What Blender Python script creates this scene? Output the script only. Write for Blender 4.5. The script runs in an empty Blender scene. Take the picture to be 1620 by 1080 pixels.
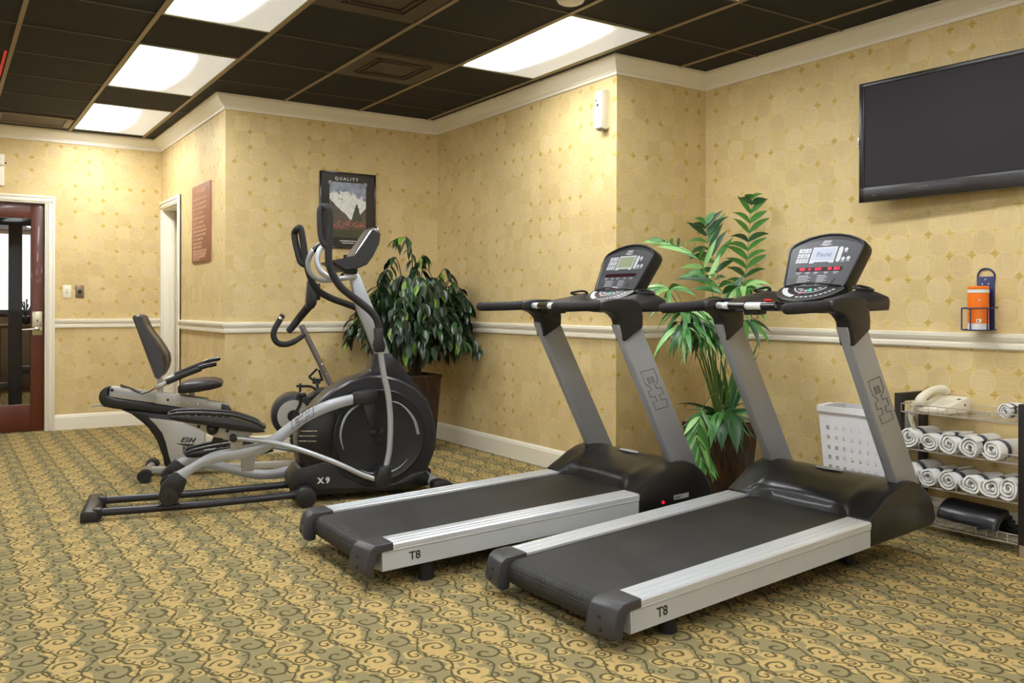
import bpy, bmesh, math, random
from mathutils import Vector, Matrix
random.seed(7)
C = bpy.context.scene.collection
PI = math.pi

# ------------------------------------------------------------------ helpers
def lin(c):
    r = []
    for v in c:
        v = v / 255.0
        r.append(v / 12.92 if v <= 0.04045 else ((v + 0.055) / 1.055) ** 2.4)
    return (r[0], r[1], r[2], 1.0)

class G:
    """node graph writer"""
    def __init__(s, name):
        s.mat = bpy.data.materials.new(name); s.mat.use_nodes = True
        s.t = s.mat.node_tree; s.n = s.t.nodes; s.l = s.t.links
        s.bsdf = s.n['Principled BSDF']; s.out = s.n['Material Output']
    def new(s, t): return s.n.new(t)
    def put(s, sock, v):
        if isinstance(v, bpy.types.NodeSocket): s.l.new(v, sock)
        elif v is not None: sock.default_value = v
    def m(s, op, a, b=None, c=None, clamp=False):
        n = s.new('ShaderNodeMath'); n.operation = op; n.use_clamp = clamp
        s.put(n.inputs[0], a); s.put(n.inputs[1], b)
        if c is not None: s.put(n.inputs[2], c)
        return n.outputs[0]
    def mix(s, f, a, b, blend='MIX'):
        n = s.new('ShaderNodeMix'); n.data_type = 'RGBA'; n.blend_type = blend
        s.put(n.inputs[0], f); s.put(n.inputs[6], a); s.put(n.inputs[7], b)
        return n.outputs[2]
    def ss(s, v, lo, hi, a=0.0, b=1.0):
        n = s.new('ShaderNodeMapRange'); n.interpolation_type = 'SMOOTHSTEP'
        s.put(n.inputs[0], v); n.inputs[1].default_value = lo; n.inputs[2].default_value = hi
        n.inputs[3].default_value = a; n.inputs[4].default_value = b
        return n.outputs[0]
    def coord(s): return s.new('ShaderNodeTexCoord').outputs['Object']
    def sep(s, v):
        n = s.new('ShaderNodeSeparateXYZ'); s.put(n.inputs[0], v); return n.outputs
    def comb(s, x=0.0, y=0.0, z=0.0):
        n = s.new('ShaderNodeCombineXYZ'); s.put(n.inputs[0], x); s.put(n.inputs[1], y); s.put(n.inputs[2], z)
        return n.outputs[0]
    def noise(s, vec, scale, detail=2.0, rough=0.5):
        n = s.new('ShaderNodeTexNoise'); s.put(n.inputs['Vector'], vec)
        n.inputs['Scale'].default_value = scale; n.inputs['Detail'].default_value = detail
        n.inputs['Roughness'].default_value = rough
        return n.outputs['Fac']
    def scalev(s, v, sc):
        n = s.new('ShaderNodeVectorMath'); n.operation = 'MULTIPLY'; s.put(n.inputs[0], v); n.inputs[1].default_value = sc
        return n.outputs[0]
    def bump(s, h, strength, dist=0.01):
        n = s.new('ShaderNodeBump'); s.put(n.inputs['Height'], h)
        n.inputs['Strength'].default_value = strength; n.inputs['Distance'].default_value = dist
        s.l.new(n.outputs[0], s.bsdf.inputs['Normal'])

def M(name, rgb, rough=0.5, metal=0.0, var=0.06, nscale=12.0, stretch=(1, 1, 1), bump=0.0, bscale=80.0,
      spec=0.5, coat=0.0, trans=0.0, emis=None, estr=0.0, alpha=None):
    g = G(name); b = g.bsdf; col = lin(rgb)
    v = g.coord()
    if stretch != (1, 1, 1): v = g.scalev(v, stretch)
    nz = g.noise(v, nscale, 3.0)
    dark = tuple(c * (1 - var) for c in col[:3]) + (1,); lite = tuple(min(1, c * (1 + var)) for c in col[:3]) + (1,)
    g.l.new(g.mix(nz, dark, lite), b.inputs['Base Color'])
    g.l.new(g.m('ADD', g.m('MULTIPLY', nz, 0.12), rough - 0.06), b.inputs['Roughness'])
    b.inputs['Metallic'].default_value = metal
    b.inputs['Specular IOR Level'].default_value = spec
    b.inputs['Coat Weight'].default_value = coat
    b.inputs['Transmission Weight'].default_value = trans
    if emis: b.inputs['Emission Color'].default_value = lin(emis); b.inputs['Emission Strength'].default_value = estr
    if bump: g.bump(g.noise(g.coord(), bscale, 2.0), bump, 0.003)
    return g.mat

class MB:
    def __init__(s): s.v = []; s.f = []; s.mi = []; s.k = 0
    def add(s, vs, fs, mi=None):
        o = len(s.v); s.v += [tuple(p) for p in vs]
        s.f += [tuple(i + o for i in f) for f in fs]; s.mi += [s.k if mi is None else mi] * len(fs); return s
    def box(s, x0, x1, y0, y1, z0, z1, mat=None):
        vs = [(x, y, z) for x in (x0, x1) for y in (y0, y1) for z in (z0, z1)]
        if mat: vs = [mat @ Vector(p) for p in vs]
        return s.add(vs, [(0, 1, 3, 2), (4, 6, 7, 5), (0, 4, 5, 1), (2, 3, 7, 6), (0, 2, 6, 4), (1, 5, 7, 3)])
    def prism(s, poly, a, b, axis='y', taper=None):
        n = len(poly)
        def P(p, t):
            if axis == 'y': return (p[0], t, p[1])
            if axis == 'x': return (t, p[0], p[1])
            return (p[0], p[1], t)
        q = poly if taper is None else taper
        vs = [P(p, a) for p in poly] + [P(p, b) for p in q]
        return s.add(vs, [tuple(range(n)), tuple(range(2 * n - 1, n - 1, -1))] + [(i, (i + 1) % n, n + (i + 1) % n, n + i) for i in range(n)])
    def loft(s, rings, caps=True, closed=True):
        n = len(rings[0]); vs = [p for r in rings for p in r]; fs = []
        for i in range(len(rings) - 1):
            for j in range(n if closed else n - 1):
                k = (j + 1) % n; fs.append((i * n + j, i * n + k, (i + 1) * n + k, (i + 1) * n + j))
        if caps and closed: fs += [tuple(range(n)), tuple(range(len(vs) - 1, len(vs) - n - 1, -1))]
        return s.add(vs, fs)
    def tube(s, pts, r, n=10, sub=0, caps=True, flat=1.0, closed=False):
        pts = [Vector(p) for p in pts]
        rr = list(r) if isinstance(r, (list, tuple)) else [r] * len(pts)
        if sub:
            np_, nr = [], []; m = len(pts)
            for i in range(m if closed else m - 1):
                g = lambda j: pts[j % m] if closed else pts[max(0, min(m - 1, j))]
                p0, p1, p2, p3 = g(i - 1), g(i), g(i + 1), g(i + 2)
                for k in range(sub):
                    t = k / sub
                    np_.append(0.5 * ((2 * p1) + (p2 - p0) * t + (2 * p0 - 5 * p1 + 4 * p2 - p3) * t * t + (3 * p1 - p0 - 3 * p2 + p3) * t ** 3))
                    nr.append(rr[i] * (1 - t) + rr[(i + 1) % m] * t)
            if not closed: np_.append(pts[-1]); nr.append(rr[-1])
            pts, rr = np_, nr
        m = len(pts); T = []
        for i in range(m):
            if closed: d = pts[(i + 1) % m] - pts[i - 1]
            else: d = pts[min(i + 1, m - 1)] - pts[max(i - 1, 0)]
            T.append(d.normalized() if d.length > 1e-9 else Vector((0, 0, 1)))
        up = Vector((0, 0, 1)) if abs(T[0].z) < 0.9 else Vector((1, 0, 0))
        N = (up - T[0] * up.dot(T[0])).normalized(); rings = []
        for i in range(m):
            N = (N - T[i] * N.dot(T[i])).normalized(); B = T[i].cross(N)
            rings.append([pts[i] + (N * math.cos(2 * PI * k / n) + B * math.sin(2 * PI * k / n) * flat) * rr[i] for k in range(n)])
        if closed: rings.append(rings[0])
        return s.loft(rings, caps and not closed)
    def cyl(s, p, q, r, n=20, r2=None):
        return s.tube([p, q], [r, r if r2 is None else r2], n)
    def lathe(s, prof, c=(0, 0, 0), axis='z', n=24):
        rings = []
        for (r, h) in prof:
            ring = []
            for k in range(n):
                a = 2 * PI * k / n; x, y = r * math.cos(a), r * math.sin(a)
                p = {'z': (x, y, h), 'y': (x, h, y), 'x': (h, x, y)}[axis]
                ring.append((p[0] + c[0], p[1] + c[1], p[2] + c[2]))
            rings.append(ring)
        return s.loft(rings)
    def ball(s, c, r, n=12, sz=1.0):
        return s.lathe([(max(1e-4, r * math.sin(PI * i / 8)), -r * sz * math.cos(PI * i / 8)) for i in range(9)], c, 'z', n)
    def quad(s, a, b, c, d): return s.add([a, b, c, d], [(0, 1, 2, 3)])
    def text(s, body, size, o, r, u, off=0.0, align='CENTER'):
        """flat lettering in the plane spanned by r (reading direction) and u (up)"""
        cu = bpy.data.curves.new('txt', 'FONT'); cu.body = body; cu.size = size; cu.align_x = align; cu.align_y = 'CENTER'; cu.offset = off
        cu.resolution_u = 3
        ob = bpy.data.objects.new('txt', cu); C.objects.link(ob); bpy.context.view_layer.update()
        me = bpy.data.meshes.new_from_object(ob.evaluated_get(bpy.context.evaluated_depsgraph_get()))
        o = Vector(o); r = Vector(r).normalized(); u = Vector(u).normalized()
        s.add([o + r * v.co.x + u * v.co.y for v in me.vertices], [tuple(p.vertices) for p in me.polygons])
        bpy.data.objects.remove(ob); bpy.data.meshes.remove(me); bpy.data.curves.remove(cu)
        return s
    def xf(s, mtx):
        s.v = [tuple(mtx @ Vector(p)) for p in s.v]; return s
    def build(s, name, mats, parent=None, bevel=0.0, seg=2, ang=35, loc=None, flat=False, fix=True):
        me = bpy.data.meshes.new(name); me.from_pydata(s.v, [], s.f)
        mats = mats if isinstance(mats, (list, tuple)) else [mats]
        for x in mats: me.materials.append(x)
        for p, i in zip(me.polygons, s.mi): p.material_index = min(i, len(mats) - 1)
        if fix or bevel:
            bm = bmesh.new(); bm.from_mesh(me)
            if fix: bmesh.ops.recalc_face_normals(bm, faces=bm.faces)
            if bevel:
                ed = [e for e in bm.edges if len(e.link_faces) == 2 and e.calc_face_angle(0) > math.radians(28)]
                bmesh.ops.bevel(bm, geom=ed, offset=bevel, segments=seg, profile=0.5, affect='EDGES', clamp_overlap=True)
            bm.to_mesh(me); bm.free()
        if not flat:
            me.polygons.foreach_set('use_smooth', [True] * len(me.polygons))
            me.set_sharp_from_angle(angle=math.radians(ang))
        o = bpy.data.objects.new(name, me); C.objects.link(o)
        if parent: o.parent = parent
        if loc: o.location = loc
        return o

def tag(o, label, cat=None, group=None):
    o['label'] = label
    if cat: o['category'] = cat
    if group: o['group'] = group
    return o
def thing(name, label, cat, loc=(0, 0, 0), rotz=0.0, group=None, mtx=None):
    o = bpy.data.objects.new(name, None); C.objects.link(o); o.empty_display_size = 0.1
    if mtx is not None: o.matrix_world = mtx
    else: o.location = loc; o.rotation_euler = (0, 0, rotz)
    return tag(o, label, cat, group)
def struct(o): o['kind'] = 'structure'; return o

# ------------------------------------------------------------------ materials
def wallpaper(name, axis):
    g = G(name); x, y, z = g.sep(g.coord())[:3]
    u = x if axis == 'x' else y
    S = 0.116
    U = g.m('DIVIDE', u, S); V = g.m('DIVIDE', z, S)
    def fr(a): return g.m('SUBTRACT', g.m('FRACT', a), 0.5)
    fx, fy = fr(U), fr(V)
    cell = g.comb(g.m('FLOOR', U), g.m('FLOOR', V), 0.0)
    wn = g.new('ShaderNodeTexWhiteNoise'); wn.noise_dimensions = '3D'; g.l.new(cell, wn.inputs['Vector'])
    rc = g.sep(wn.outputs['Color'])
    ax, ay = g.m('ABSOLUTE', fx), g.m('ABSOLUTE', fy)
    def ln(a, b): return g.m('SQRT', g.m('ADD', g.m('MULTIPLY', a, a), g.m('MULTIPLY', b, b)))
    R = 0.585
    c0 = g.ss(ln(fx, fy), R - 0.03, R, 1, 0)
    cx = g.ss(ln(g.m('SUBTRACT', ax, 1.0), fy), R - 0.03, R, 1, 0)
    cy = g.ss(ln(fx, g.m('SUBTRACT', ay, 1.0)), R - 0.03, R, 1, 0)
    ov = g.m('MULTIPLY', c0, g.m('MAXIMUM', cx, cy))
    anyc = g.m('MAXIMUM', c0, g.m('MAXIMUM', cx, cy))
    # corner tone: shared by the four cells which meet at a corner
    cu = g.comb(g.m('ROUND', U), g.m('ROUND', V), 3.0)
    wn2 = g.new('ShaderNodeTexWhiteNoise'); wn2.noise_dimensions = '3D'; g.l.new(cu, wn2.inputs['Vector'])
    corner = g.ss(wn2.outputs['Value'], 0.35, 0.8)
    vec = g.comb(U, V, 0.0)
    hs = g.noise(g.scalev(vec, (0.9, 26.0, 1)), 1.0, 3.0); vs_ = g.noise(g.scalev(vec, (30.0, 0.9, 1)), 1.0, 2.0)
    par = g.m('FRACT', g.m('MULTIPLY', g.m('ADD', g.m('FLOOR', U), g.m('FLOOR', V)), 0.5))
    odd = g.m('GREATER_THAN', par, 0.25)
    dself = ln(fx, fy); dnb = g.m('MINIMUM', ln(g.m('SUBTRACT', ax, 1.0), fy), ln(fx, g.m('SUBTRACT', ay, 1.0)))
    dtop = g.m('ADD', g.m('MULTIPLY', dself, g.m('SUBTRACT', 1.0, odd)), g.m('MULTIPLY', dnb, odd))
    topm = g.ss(dtop, R - 0.035, R, 1, 0)
    under = g.mix(rc[0], lin((214, 191, 138)), lin((203, 178, 124)))
    topc = g.mix(g.ss(g.noise(vec, .45, 1.0), .35, .65), lin((213, 189, 143)), lin((200, 174, 127)))
    gold = g.mix(g.ss(hs, 0.35, 0.65), lin((182, 148, 72)), lin((206, 178, 104)))
    gold = g.mix(corner, lin((214, 189, 126)), gold)
    colr = g.mix(anyc, gold, under)
    colr = g.mix(g.m('MULTIPLY', topm, .60), colr, topc)
    rim = g.m('MULTIPLY', g.ss(dtop, R - .13, R - .05), g.ss(dtop, R - .03, R, 1, 0))
    colr = g.mix(g.m('MULTIPLY', rim, .30), colr, lin((224, 206, 156)))
    # lattice lines and dots
    l1 = g.ss(g.m('ABSOLUTE', g.m('SUBTRACT', ax, 0.5)), 0.0, 0.016, 1, 0)
    l2 = g.ss(g.m('ABSOLUTE', g.m('SUBTRACT', ay, 0.5)), 0.0, 0.016, 1, 0)
    colr = g.mix(g.m('MULTIPLY', g.m('MULTIPLY', g.m('MAXIMUM', l1, l2), g.ss(hs, 0.35, 0.6)), 0.30), colr, lin((150, 124, 66)))
    dot = g.ss(ln(g.m('SUBTRACT', ax, 0.5), g.m('SUBTRACT', ay, 0.5)), 0.02, 0.055, 1, 0)
    colr = g.mix(g.m('MULTIPLY', dot, 0.35), colr, lin((140, 110, 56)))
    weave = g.m('ADD', g.m('MULTIPLY', hs, 0.34), g.m('ADD', g.m('MULTIPLY', vs_, 0.26), 0.70))
    n = g.new('ShaderNodeVectorMath'); n.operation = 'SCALE'; g.l.new(colr, n.inputs[0]); g.l.new(weave, n.inputs['Scale'])
    g.l.new(n.outputs[0], g.bsdf.inputs['Base Color']); g.bsdf.inputs['Roughness'].default_value = 0.62
    g.bsdf.inputs['Specular IOR Level'].default_value = 0.3
    g.bump(g.m('ADD', hs, vs_), 0.12, 0.002)
    return g.mat
WPX = wallpaper('wallpaper along x', 'x'); WPY = wallpaper('wallpaper along y', 'y')

def carpet():
    g = G('scroll carpet'); co = g.scalev(g.coord(), (1.2, 1.2, 1.2))
    wob = g.new('ShaderNodeTexNoise'); wob.inputs['Scale'].default_value = 14.0; wob.inputs['Detail'].default_value = 1.0
    g.l.new(co, wob.inputs['Vector'])
    wv = g.new('ShaderNodeVectorMath'); wv.operation = 'MULTIPLY_ADD'
    g.l.new(wob.outputs['Color'], wv.inputs[0]); wv.inputs[1].default_value = (0.03, 0.03, 0); g.l.new(co, wv.inputs[2])
    x, y = g.sep(wv.outputs[0])[:2]
    TX, TY = 0.25, 0.287
    def wrap(a, c, T):
        d = g.m('SUBTRACT', a, c)
        return g.m('SUBTRACT', d, g.m('MULTIPLY', g.m('ROUND', g.m('DIVIDE', d, T)), T))
    def spiral(cx, cy, R, turns, ph, flip, w):
        dx, dy = wrap(x, cx, TX), wrap(y, cy, TY)
        r = g.m('SQRT', g.m('ADD', g.m('MULTIPLY', dx, dx), g.m('MULTIPLY', dy, dy)))
        th = g.m('ADD', g.m('MULTIPLY', g.m('ARCTAN2', dy, dx), flip / (2 * PI)), ph)
        t = g.m('SUBTRACT', g.m('MULTIPLY', r, turns / R), th)
        ph_ = g.m('ADD', th, g.m('ROUND', t))
        dist = g.m('ABSOLUTE', g.m('SUBTRACT', r, g.m('MULTIPLY', ph_, R / turns)))
        wid = g.m('ADD', g.m('MULTIPLY', ph_, w * 0.35 / turns), w * 0.75)
        line = g.ss(g.m('SUBTRACT', dist, wid), -0.0004, 0.0024, 1, 0)
        ok = g.m('MULTIPLY', g.m('LESS_THAN', ph_, turns), g.m('GREATER_THAN', ph_, 0.12))
        return g.m('MULTIPLY', line, ok), r
    L = [spiral(.060, .070, .062, 1.25, .10, 1, .0058), spiral(.183, .104, .045, 2.0, .55, -1, .0040),
         spiral(.068, .205, .046, 1.45, .30, -1, .0046), spiral(.172, .232, .046, 1.35, .85, 1, .0048),
         spiral(.126, .158, .024, 1.1, .2, 1, .0040), spiral(.232, .172, .026, 1.1, .6, -1, .0040),
         spiral(.018, .145, .024, 1.1, .9, 1, .0040), spiral(.128, .022, .026, 1.0, .4, -1, .0040),
         spiral(.225, .030, .026, 1.2, .1, 1, .0040), spiral(.012, .262, .022, 1.0, .7, -1, .0036)]
    line = L[0][0]
    for q in L[1:]: line = g.m('MAXIMUM', line, q[0])
    vine = None
    for (c, A, ph, T) in ((.122, .030, 0.0, TY), (.245, .034, 1.9, TY)):
        xx = wrap(g.m('SUBTRACT', x, g.m('MULTIPLY', g.m('SINE', g.m('ADD', g.m('MULTIPLY', y, 2 * PI / T), ph)), A)), c, TX)
        line = g.m('MAXIMUM', line, g.ss(g.m('ABSOLUTE', xx), 0.0036, 0.0062, 1, 0)); vine = xx if vine is None else vine
    nz = g.noise(co, 13.0, 2.0)
    # tan ground shows round the smaller scrolls, hatched green elsewhere
    def near(q, r): return g.ss(g.m('ADD', q[1], g.m('MULTIPLY', nz, 0.07)), r + .041 - .003, r + .041 + .003, 1, 0)
    tanm = near(L[1], .056)
    for q, r in ((L[3], .054), (L[2], .034), (L[8], .032), (L[7], .026), (L[4], .024)): tanm = g.m('MAXIMUM', tanm, near(q, r))
    fill = g.m('SUBTRACT', 1.0, tanm)
    hatch = g.new('ShaderNodeTexWave'); hatch.inputs['Scale'].default_value = 95.0; hatch.inputs['Distortion'].default_value = 2.0
    hatch.bands_direction = 'DIAGONAL'; g.l.new(co, hatch.inputs['Vector'])
    fine = g.noise(co, 420.0, 2.0, 0.7); big = g.noise(co, 1.1, 2.0)
    tan = g.mix(big, lin((186, 158, 102)), lin((200, 172, 114)))
    grn = g.mix(hatch.outputs['Fac'], lin((110, 102, 72)), lin((174, 159, 115)))
    c = g.mix(fill, tan, grn)
    c = g.mix(g.m('MULTIPLY', line, .92), c, lin((86, 80, 52)))
    c = g.mix(g.ss(fine, 0.3, 0.7), g.mix(0.25, c, (0.02, 0.018, 0.01, 1)), c)
    g.l.new(c, g.bsdf.inputs['Base Color']); g.bsdf.inputs['Roughness'].default_value = 0.95
    g.bsdf.inputs['Specular IOR Level'].default_value = 0.1
    g.bump(g.m('ADD', fine, g.m('MULTIPLY', line, -0.4)), 0.5, 0.004)
    return g.mat
CARPET = carpet()

def ceiling_mat():
    g = G('black ceiling tile'); co = g.coord()
    n1 = g.noise(co, 160.0, 3.0, 0.7); n2 = g.noise(co, 5.0, 4.0)
    c = g.mix(g.ss(n1, 0.45, 0.8), lin((9, 6, 5)), lin((20, 15, 13)))
    c = g.mix(g.ss(n2, 0.5, 0.9), c, lin((15, 11, 10)))
    g.l.new(c, g.bsdf.inputs['Base Color']); g.bsdf.inputs['Roughness'].default_value = 0.8
    g.bump(n1, 0.5, 0.004); return g.mat
CEIL = ceiling_mat()
TRIM = M('cream gloss paint', (234, 227, 208), 0.42, var=0.03, nscale=4)
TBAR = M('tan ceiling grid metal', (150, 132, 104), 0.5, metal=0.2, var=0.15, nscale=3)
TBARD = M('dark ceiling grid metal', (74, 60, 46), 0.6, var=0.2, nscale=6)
VENT = M('brown painted vent metal', (66, 52, 40), 0.55, var=0.2)
VENTL = M('tan vent frame', (134, 120, 96), 0.5, var=0.1)
ALU = M('brushed aluminium', (206, 209, 213), 0.36, metal=0.45, var=0.10, nscale=9, stretch=(0.4, 14, 14))
SIDE = M('scuffed silver side panel', (184, 187, 190), 0.42, metal=0.2, var=0.10, nscale=7, stretch=(1, 1, 1))
UPR = M('silver lacquered steel', (158, 160, 163), 0.36, metal=0.35, var=0.04, nscale=3)
SILV = M('satin silver paint', (168, 171, 175), 0.33, metal=0.4, var=0.05, nscale=5)
PALE = M('warm grey silver paint', (176, 173, 166), 0.42, metal=0.25, var=0.05, nscale=5)
PLAS = M('charcoal moulded plastic', (28, 26, 27), 0.40, var=0.08, bump=0.08, bscale=600)
HOODM = M('glossy charcoal hood plastic', (25, 24, 24), 0.33, var=0.08, coat=0.1)
CAPM = M('dark grey end cap plastic', (56, 55, 58), 0.42, var=0.10, nscale=20)
BLK = M('black satin plastic', (20, 19, 20), 0.36, var=0.1)
BLKG = M('gloss black plastic', (18, 17, 18), 0.14, var=0.1, coat=0.4)
RUB = M('black rubber', (20, 19, 19), 0.75, var=0.12)
FOAM = M('dark foam grip', (27, 25, 25), 0.72, var=0.1, bump=0.3, bscale=300)
DARKM = M('dark metallic tube', (52, 50, 53), 0.32, metal=0.5, var=0.08)
MASTM = M('grey lacquered tube', (118, 112, 114), 0.35, metal=.4)
GUN = M('gunmetal cover paint', (42, 41, 45), 0.32, metal=0.3, var=0.05, nscale=5)
PANEL = M('console fascia grey', (62, 62, 66), 0.34, var=0.06, nscale=10)
PANELD = M('console fascia dark grey', (52, 51, 54), 0.45, var=0.06)
WHT = M('white print', (222, 222, 220), 0.5, var=0.02)
GRY = M('grey print', (150, 150, 152), 0.5, var=0.03)
INK = M('black print', (30, 28, 26), 0.6, var=0.05)
CHR = M('chrome', (225, 225, 225), 0.12, metal=1.0, var=0.02)
REDP = M('red plastic', (214, 40, 24), 0.4, var=0.04)
def belt_mat():
    g = G('rubber running belt'); co = g.coord(); x, y, z = g.sep(co)[:3]
    n = g.noise(co, 5.0, 4.0); f = g.noise(co, 500.0, 2.0)
    base = g.mix(g.ss(n, 0.3, 0.75), lin((25, 24, 24)), lin((40, 39, 39)))
    sk = g.m('ADD', x, g.m('MULTIPLY', y, -0.30))
    band = g.m('MULTIPLY', g.ss(sk, 0.20, 0.21), g.ss(sk, 0.30, 0.31, 1, 0))
    base = g.mix(g.m('MULTIPLY', band, 0.8), base, lin((22, 18, 20)))
    g.l.new(base, g.bsdf.inputs['Base Color']); g.bsdf.inputs['Roughness'].default_value = 0.55
    # woven zigzag ribs across the belt
    zig = g.m('ABSOLUTE', g.m('SUBTRACT', g.m('FRACT', g.m('MULTIPLY', y, 58.0)), 0.5))
    ph = g.m('ADD', g.m('MULTIPLY', g.m('SUBTRACT', x, z), 1000.0), g.m('MULTIPLY', zig, 7.0))
    w = g.m('SINE', ph)
    roll = g.ss(x, -0.035, -0.06)
    g.bump(g.m('ADD', g.m('MULTIPLY', w, roll), g.m('MULTIPLY', f, 0.2)), 0.5, 0.002)
    return g.mat
BELT = belt_mat()
# ------------------------------------------------------------------ the room
H = 2.685
YL, YA, XC, XB, YB, XR = 8.85, 6.636, 1.788, 3.574, 4.27, 4.355
XW, YS = -3.2, -2.6
def miter(pts, i):
    P = [Vector(p) for p in pts]
    def nrm(a, b):
        d = (b - a).normalized(); return Vector((d.y, -d.x))
    if i == 0: return nrm(P[0], P[1])
    if i == len(P) - 1: return nrm(P[-2], P[-1])
    n1, n2 = nrm(P[i - 1], P[i]), nrm(P[i], P[i + 1])
    return (n1 + n2) / (1 + n1.dot(n2))
def run_trim(pts, prof, names, mat, bevel=0):
    for i in range(len(pts) - 1):
        rings = []
        for j in (i, i + 1):
            n = miter(pts, j)
            rings.append([(pts[j][0] + n.x * d, pts[j][1] + n.y * d, z) for d, z in prof])
        struct(MB().loft(rings).build(names[i], mat, ang=20))
loop = [(XC, 8.04), (XC, YA), (XB, YA), (XB, YB), (XR, YB), (XR, YS), (XW, YS), (XW, YL), (-0.20, YL)]
nm = ['alcove', 'back', 'jog', 'jog_return', 'right', 'front', 'far_left', 'left_of_door']
BASE = [(0, 0), (.016, 0), (.016, .112), (.013, .118), (.013, .124), (.006, .138), (0, .139)]
RAIL = [(0, .918), (.010, .918), (.017, .926), (.018, .944), (.011, .951), (.011, .958), (.020, .964), (.027, .980), (.027, .996), (0, 1.0)]
CROWN = [(0, 2.585), (.012, 2.585), (.013, 2.603), (.020, 2.606), (.020, 2.613), (.028, 2.618), (.050, 2.632), (.068, 2.652), (.076, 2.668), (.092, 2.672), (.092, 2.6849), (0, 2.6849)]
run_trim(loop, BASE, ['baseboard_' + n for n in nm], TRIM)
run_trim([(.88, YL), (XC, YL)], BASE, ['baseboard_left'], TRIM)
run_trim(loop, RAIL, ['trim_%d' % (i + 10) for i in range(8)], TRIM)
run_trim([(.88, YL), (XC, YL)], RAIL, ['trim_18'], TRIM)
cl = [(XW, YL), (XC, YL), (XC, YA), (XB, YA), (XB, YB), (XR, YB), (XR, YS), (XW, YS)]
run_trim(cl, CROWN, ['trim_%d' % (i + 20) for i in range(7)], TRIM)
T = 0.12
def wall(name, boxes, mat):
    b = MB()
    for q in boxes:
        b.box(*q); b.mi[-6:] = [0, 0, 1, 1, 1, 1]
    return struct(b.build(name, [WPY, WPX], flat=True, fix=False))
wall('wall_left', [(XW, -.10, YL, YL + T, 0, H), (.81, XC + T, YL, YL + T, 0, H), (-.10, .81, YL, YL + T, 2.035, H)], WPX)
wall('wall_alcove', [(XC, XC + T, YA + T, 8.14, 0, H), (XC, XC + T, 8.14, 8.80, 2.03, H), (XC, XC + T, 8.80, YL, 0, H)], WPY)
wall('wall_back', [(XC, XB, YA, YA + T, 0, H)], WPX)
wall('wall_jog', [(XB, XB + T, YB + T, YA + T, 0, H)], WPY)
wall('wall_jog_return', [(XB, XR + T, YB, YB + T, 0, H)], WPX)
wall('wall_right', [(XR, XR + T, YS - T, YB, 0, H)], WPY)
wall('wall_front', [(XW - T, XR, YS - T, YS, 0, H)], WPX)
wall('wall_far_left', [(XW - T, XW, YS, YL + T, 0, H)], WPY)
struct(MB().box(XW - T, XR + T, YS - T, 14.5, -.06, 0).build('floor', CARPET, flat=True))
struct(MB().box(XW - T, XR + T, YS - T, YL + T, H, H + .08).build('ceiling', CEIL, flat=True))
# ceiling grid
GX = [.985 + .6096 * k for k in range(-6, 6)]; GY = [4.96 + .6096 * k for k in range(-12, 7)]
def xmax(y): return XC if y > YA else (XB if y > YB else XR)
b = MB()
for x in GX:
    y1 = YL if x < XC else (YA if x < XB else YB)
    if x > XW: b.box(x - .012, x + .012, YS, y1 - .08, H - .006, H - .0002)
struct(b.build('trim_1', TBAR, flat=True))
b = MB()
for y in GY:
    if y > YS: b.box(XW, xmax(y) - .08, y - .009, y + .009, H - .004, H - .0001)
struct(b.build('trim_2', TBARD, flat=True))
# troffers
def diffuser():
    g = G('lit prismatic diffuser'); co = g.coord(); x, y, z = g.sep(co)[:3]
    # tubes sit left of the middle behind the lens
    bow = g.m('MULTIPLY', g.m('MULTIPLY', y, y), 0.16)
    s = g.m('SUBTRACT', g.m('ADD', x, 0.045), g.m('MULTIPLY', bow, -1.0))
    band = g.m('MULTIPLY', g.ss(s, -0.27, -0.16), g.ss(s, -0.02, 0.20, 1, 0))
    band = g.m('MULTIPLY', band, g.ss(g.m('ABSOLUTE', y), 0.49, 0.60, 1, 0.0))
    rib = g.m('SINE', g.m('MULTIPLY', x, 500.0))
    e = g.m('ADD', g.m('MULTIPLY', g.m('MULTIPLY', band, band), 33.0), g.m('ADD', 0.36, g.m('MULTIPLY', rib, 0.03)))
    g.bsdf.inputs['Base Color'].default_value = (.8, .8, .8, 1); g.bsdf.inputs['Roughness'].default_value = .3
    g.bsdf.inputs['Emission Color'].default_value = (0.955, 0.985, 1.0, 1)
    g.l.new(e, g.bsdf.inputs['Emission Strength']); return g.mat
DIFF = diffuser(); LFR = M('olive gold light frame', (150, 150, 96), 0.5, var=0.05)
def light(x0, y0, label):
    t = thing('ceiling_light', label, 'ceiling light', (x0 + .3048, y0 + .6096, H), group='fluorescent ceiling lights')
    MB().box(-.283, .283, -.588, .588, -.0045, -.0005).build('diffuser', DIFF, t, flat=True)
    f = MB()
    for a in ((-.292, -.283, -.597, .597), (.283, .292, -.597, .597), (-.283, .283, -.597, -.588), (-.283, .283, .588, .597)): f.box(*a, -.007, -.0005)
    f.build('frame', LFR, t, flat=True)
light(.985, 7.40, 'lit fluorescent ceiling light nearest the wood door wall')
light(.985, 5.57, 'lit fluorescent ceiling light, middle of the row of three')
light(.985, 3.74, 'lit fluorescent ceiling light cut by the top edge, first of the row of three')
light(2.81, 3.74, 'lit fluorescent ceiling light beside the crown moulding near the white alarm box')
light(2.81, 1.91, 'lit ceiling light whose corner just shows at the top edge')
for k, (x, y) in enumerate([(.985, 1.30), (-1.45, 5.57), (-1.45, 3.13), (-1.45, 0.69), (.985, -1.14), (2.81, -0.53), (-1.45, -1.75)]):  # unseen fixtures added around the camera as extra fill
    light(x, y, 'added fluorescent ceiling light for fill, out of view')
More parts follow.
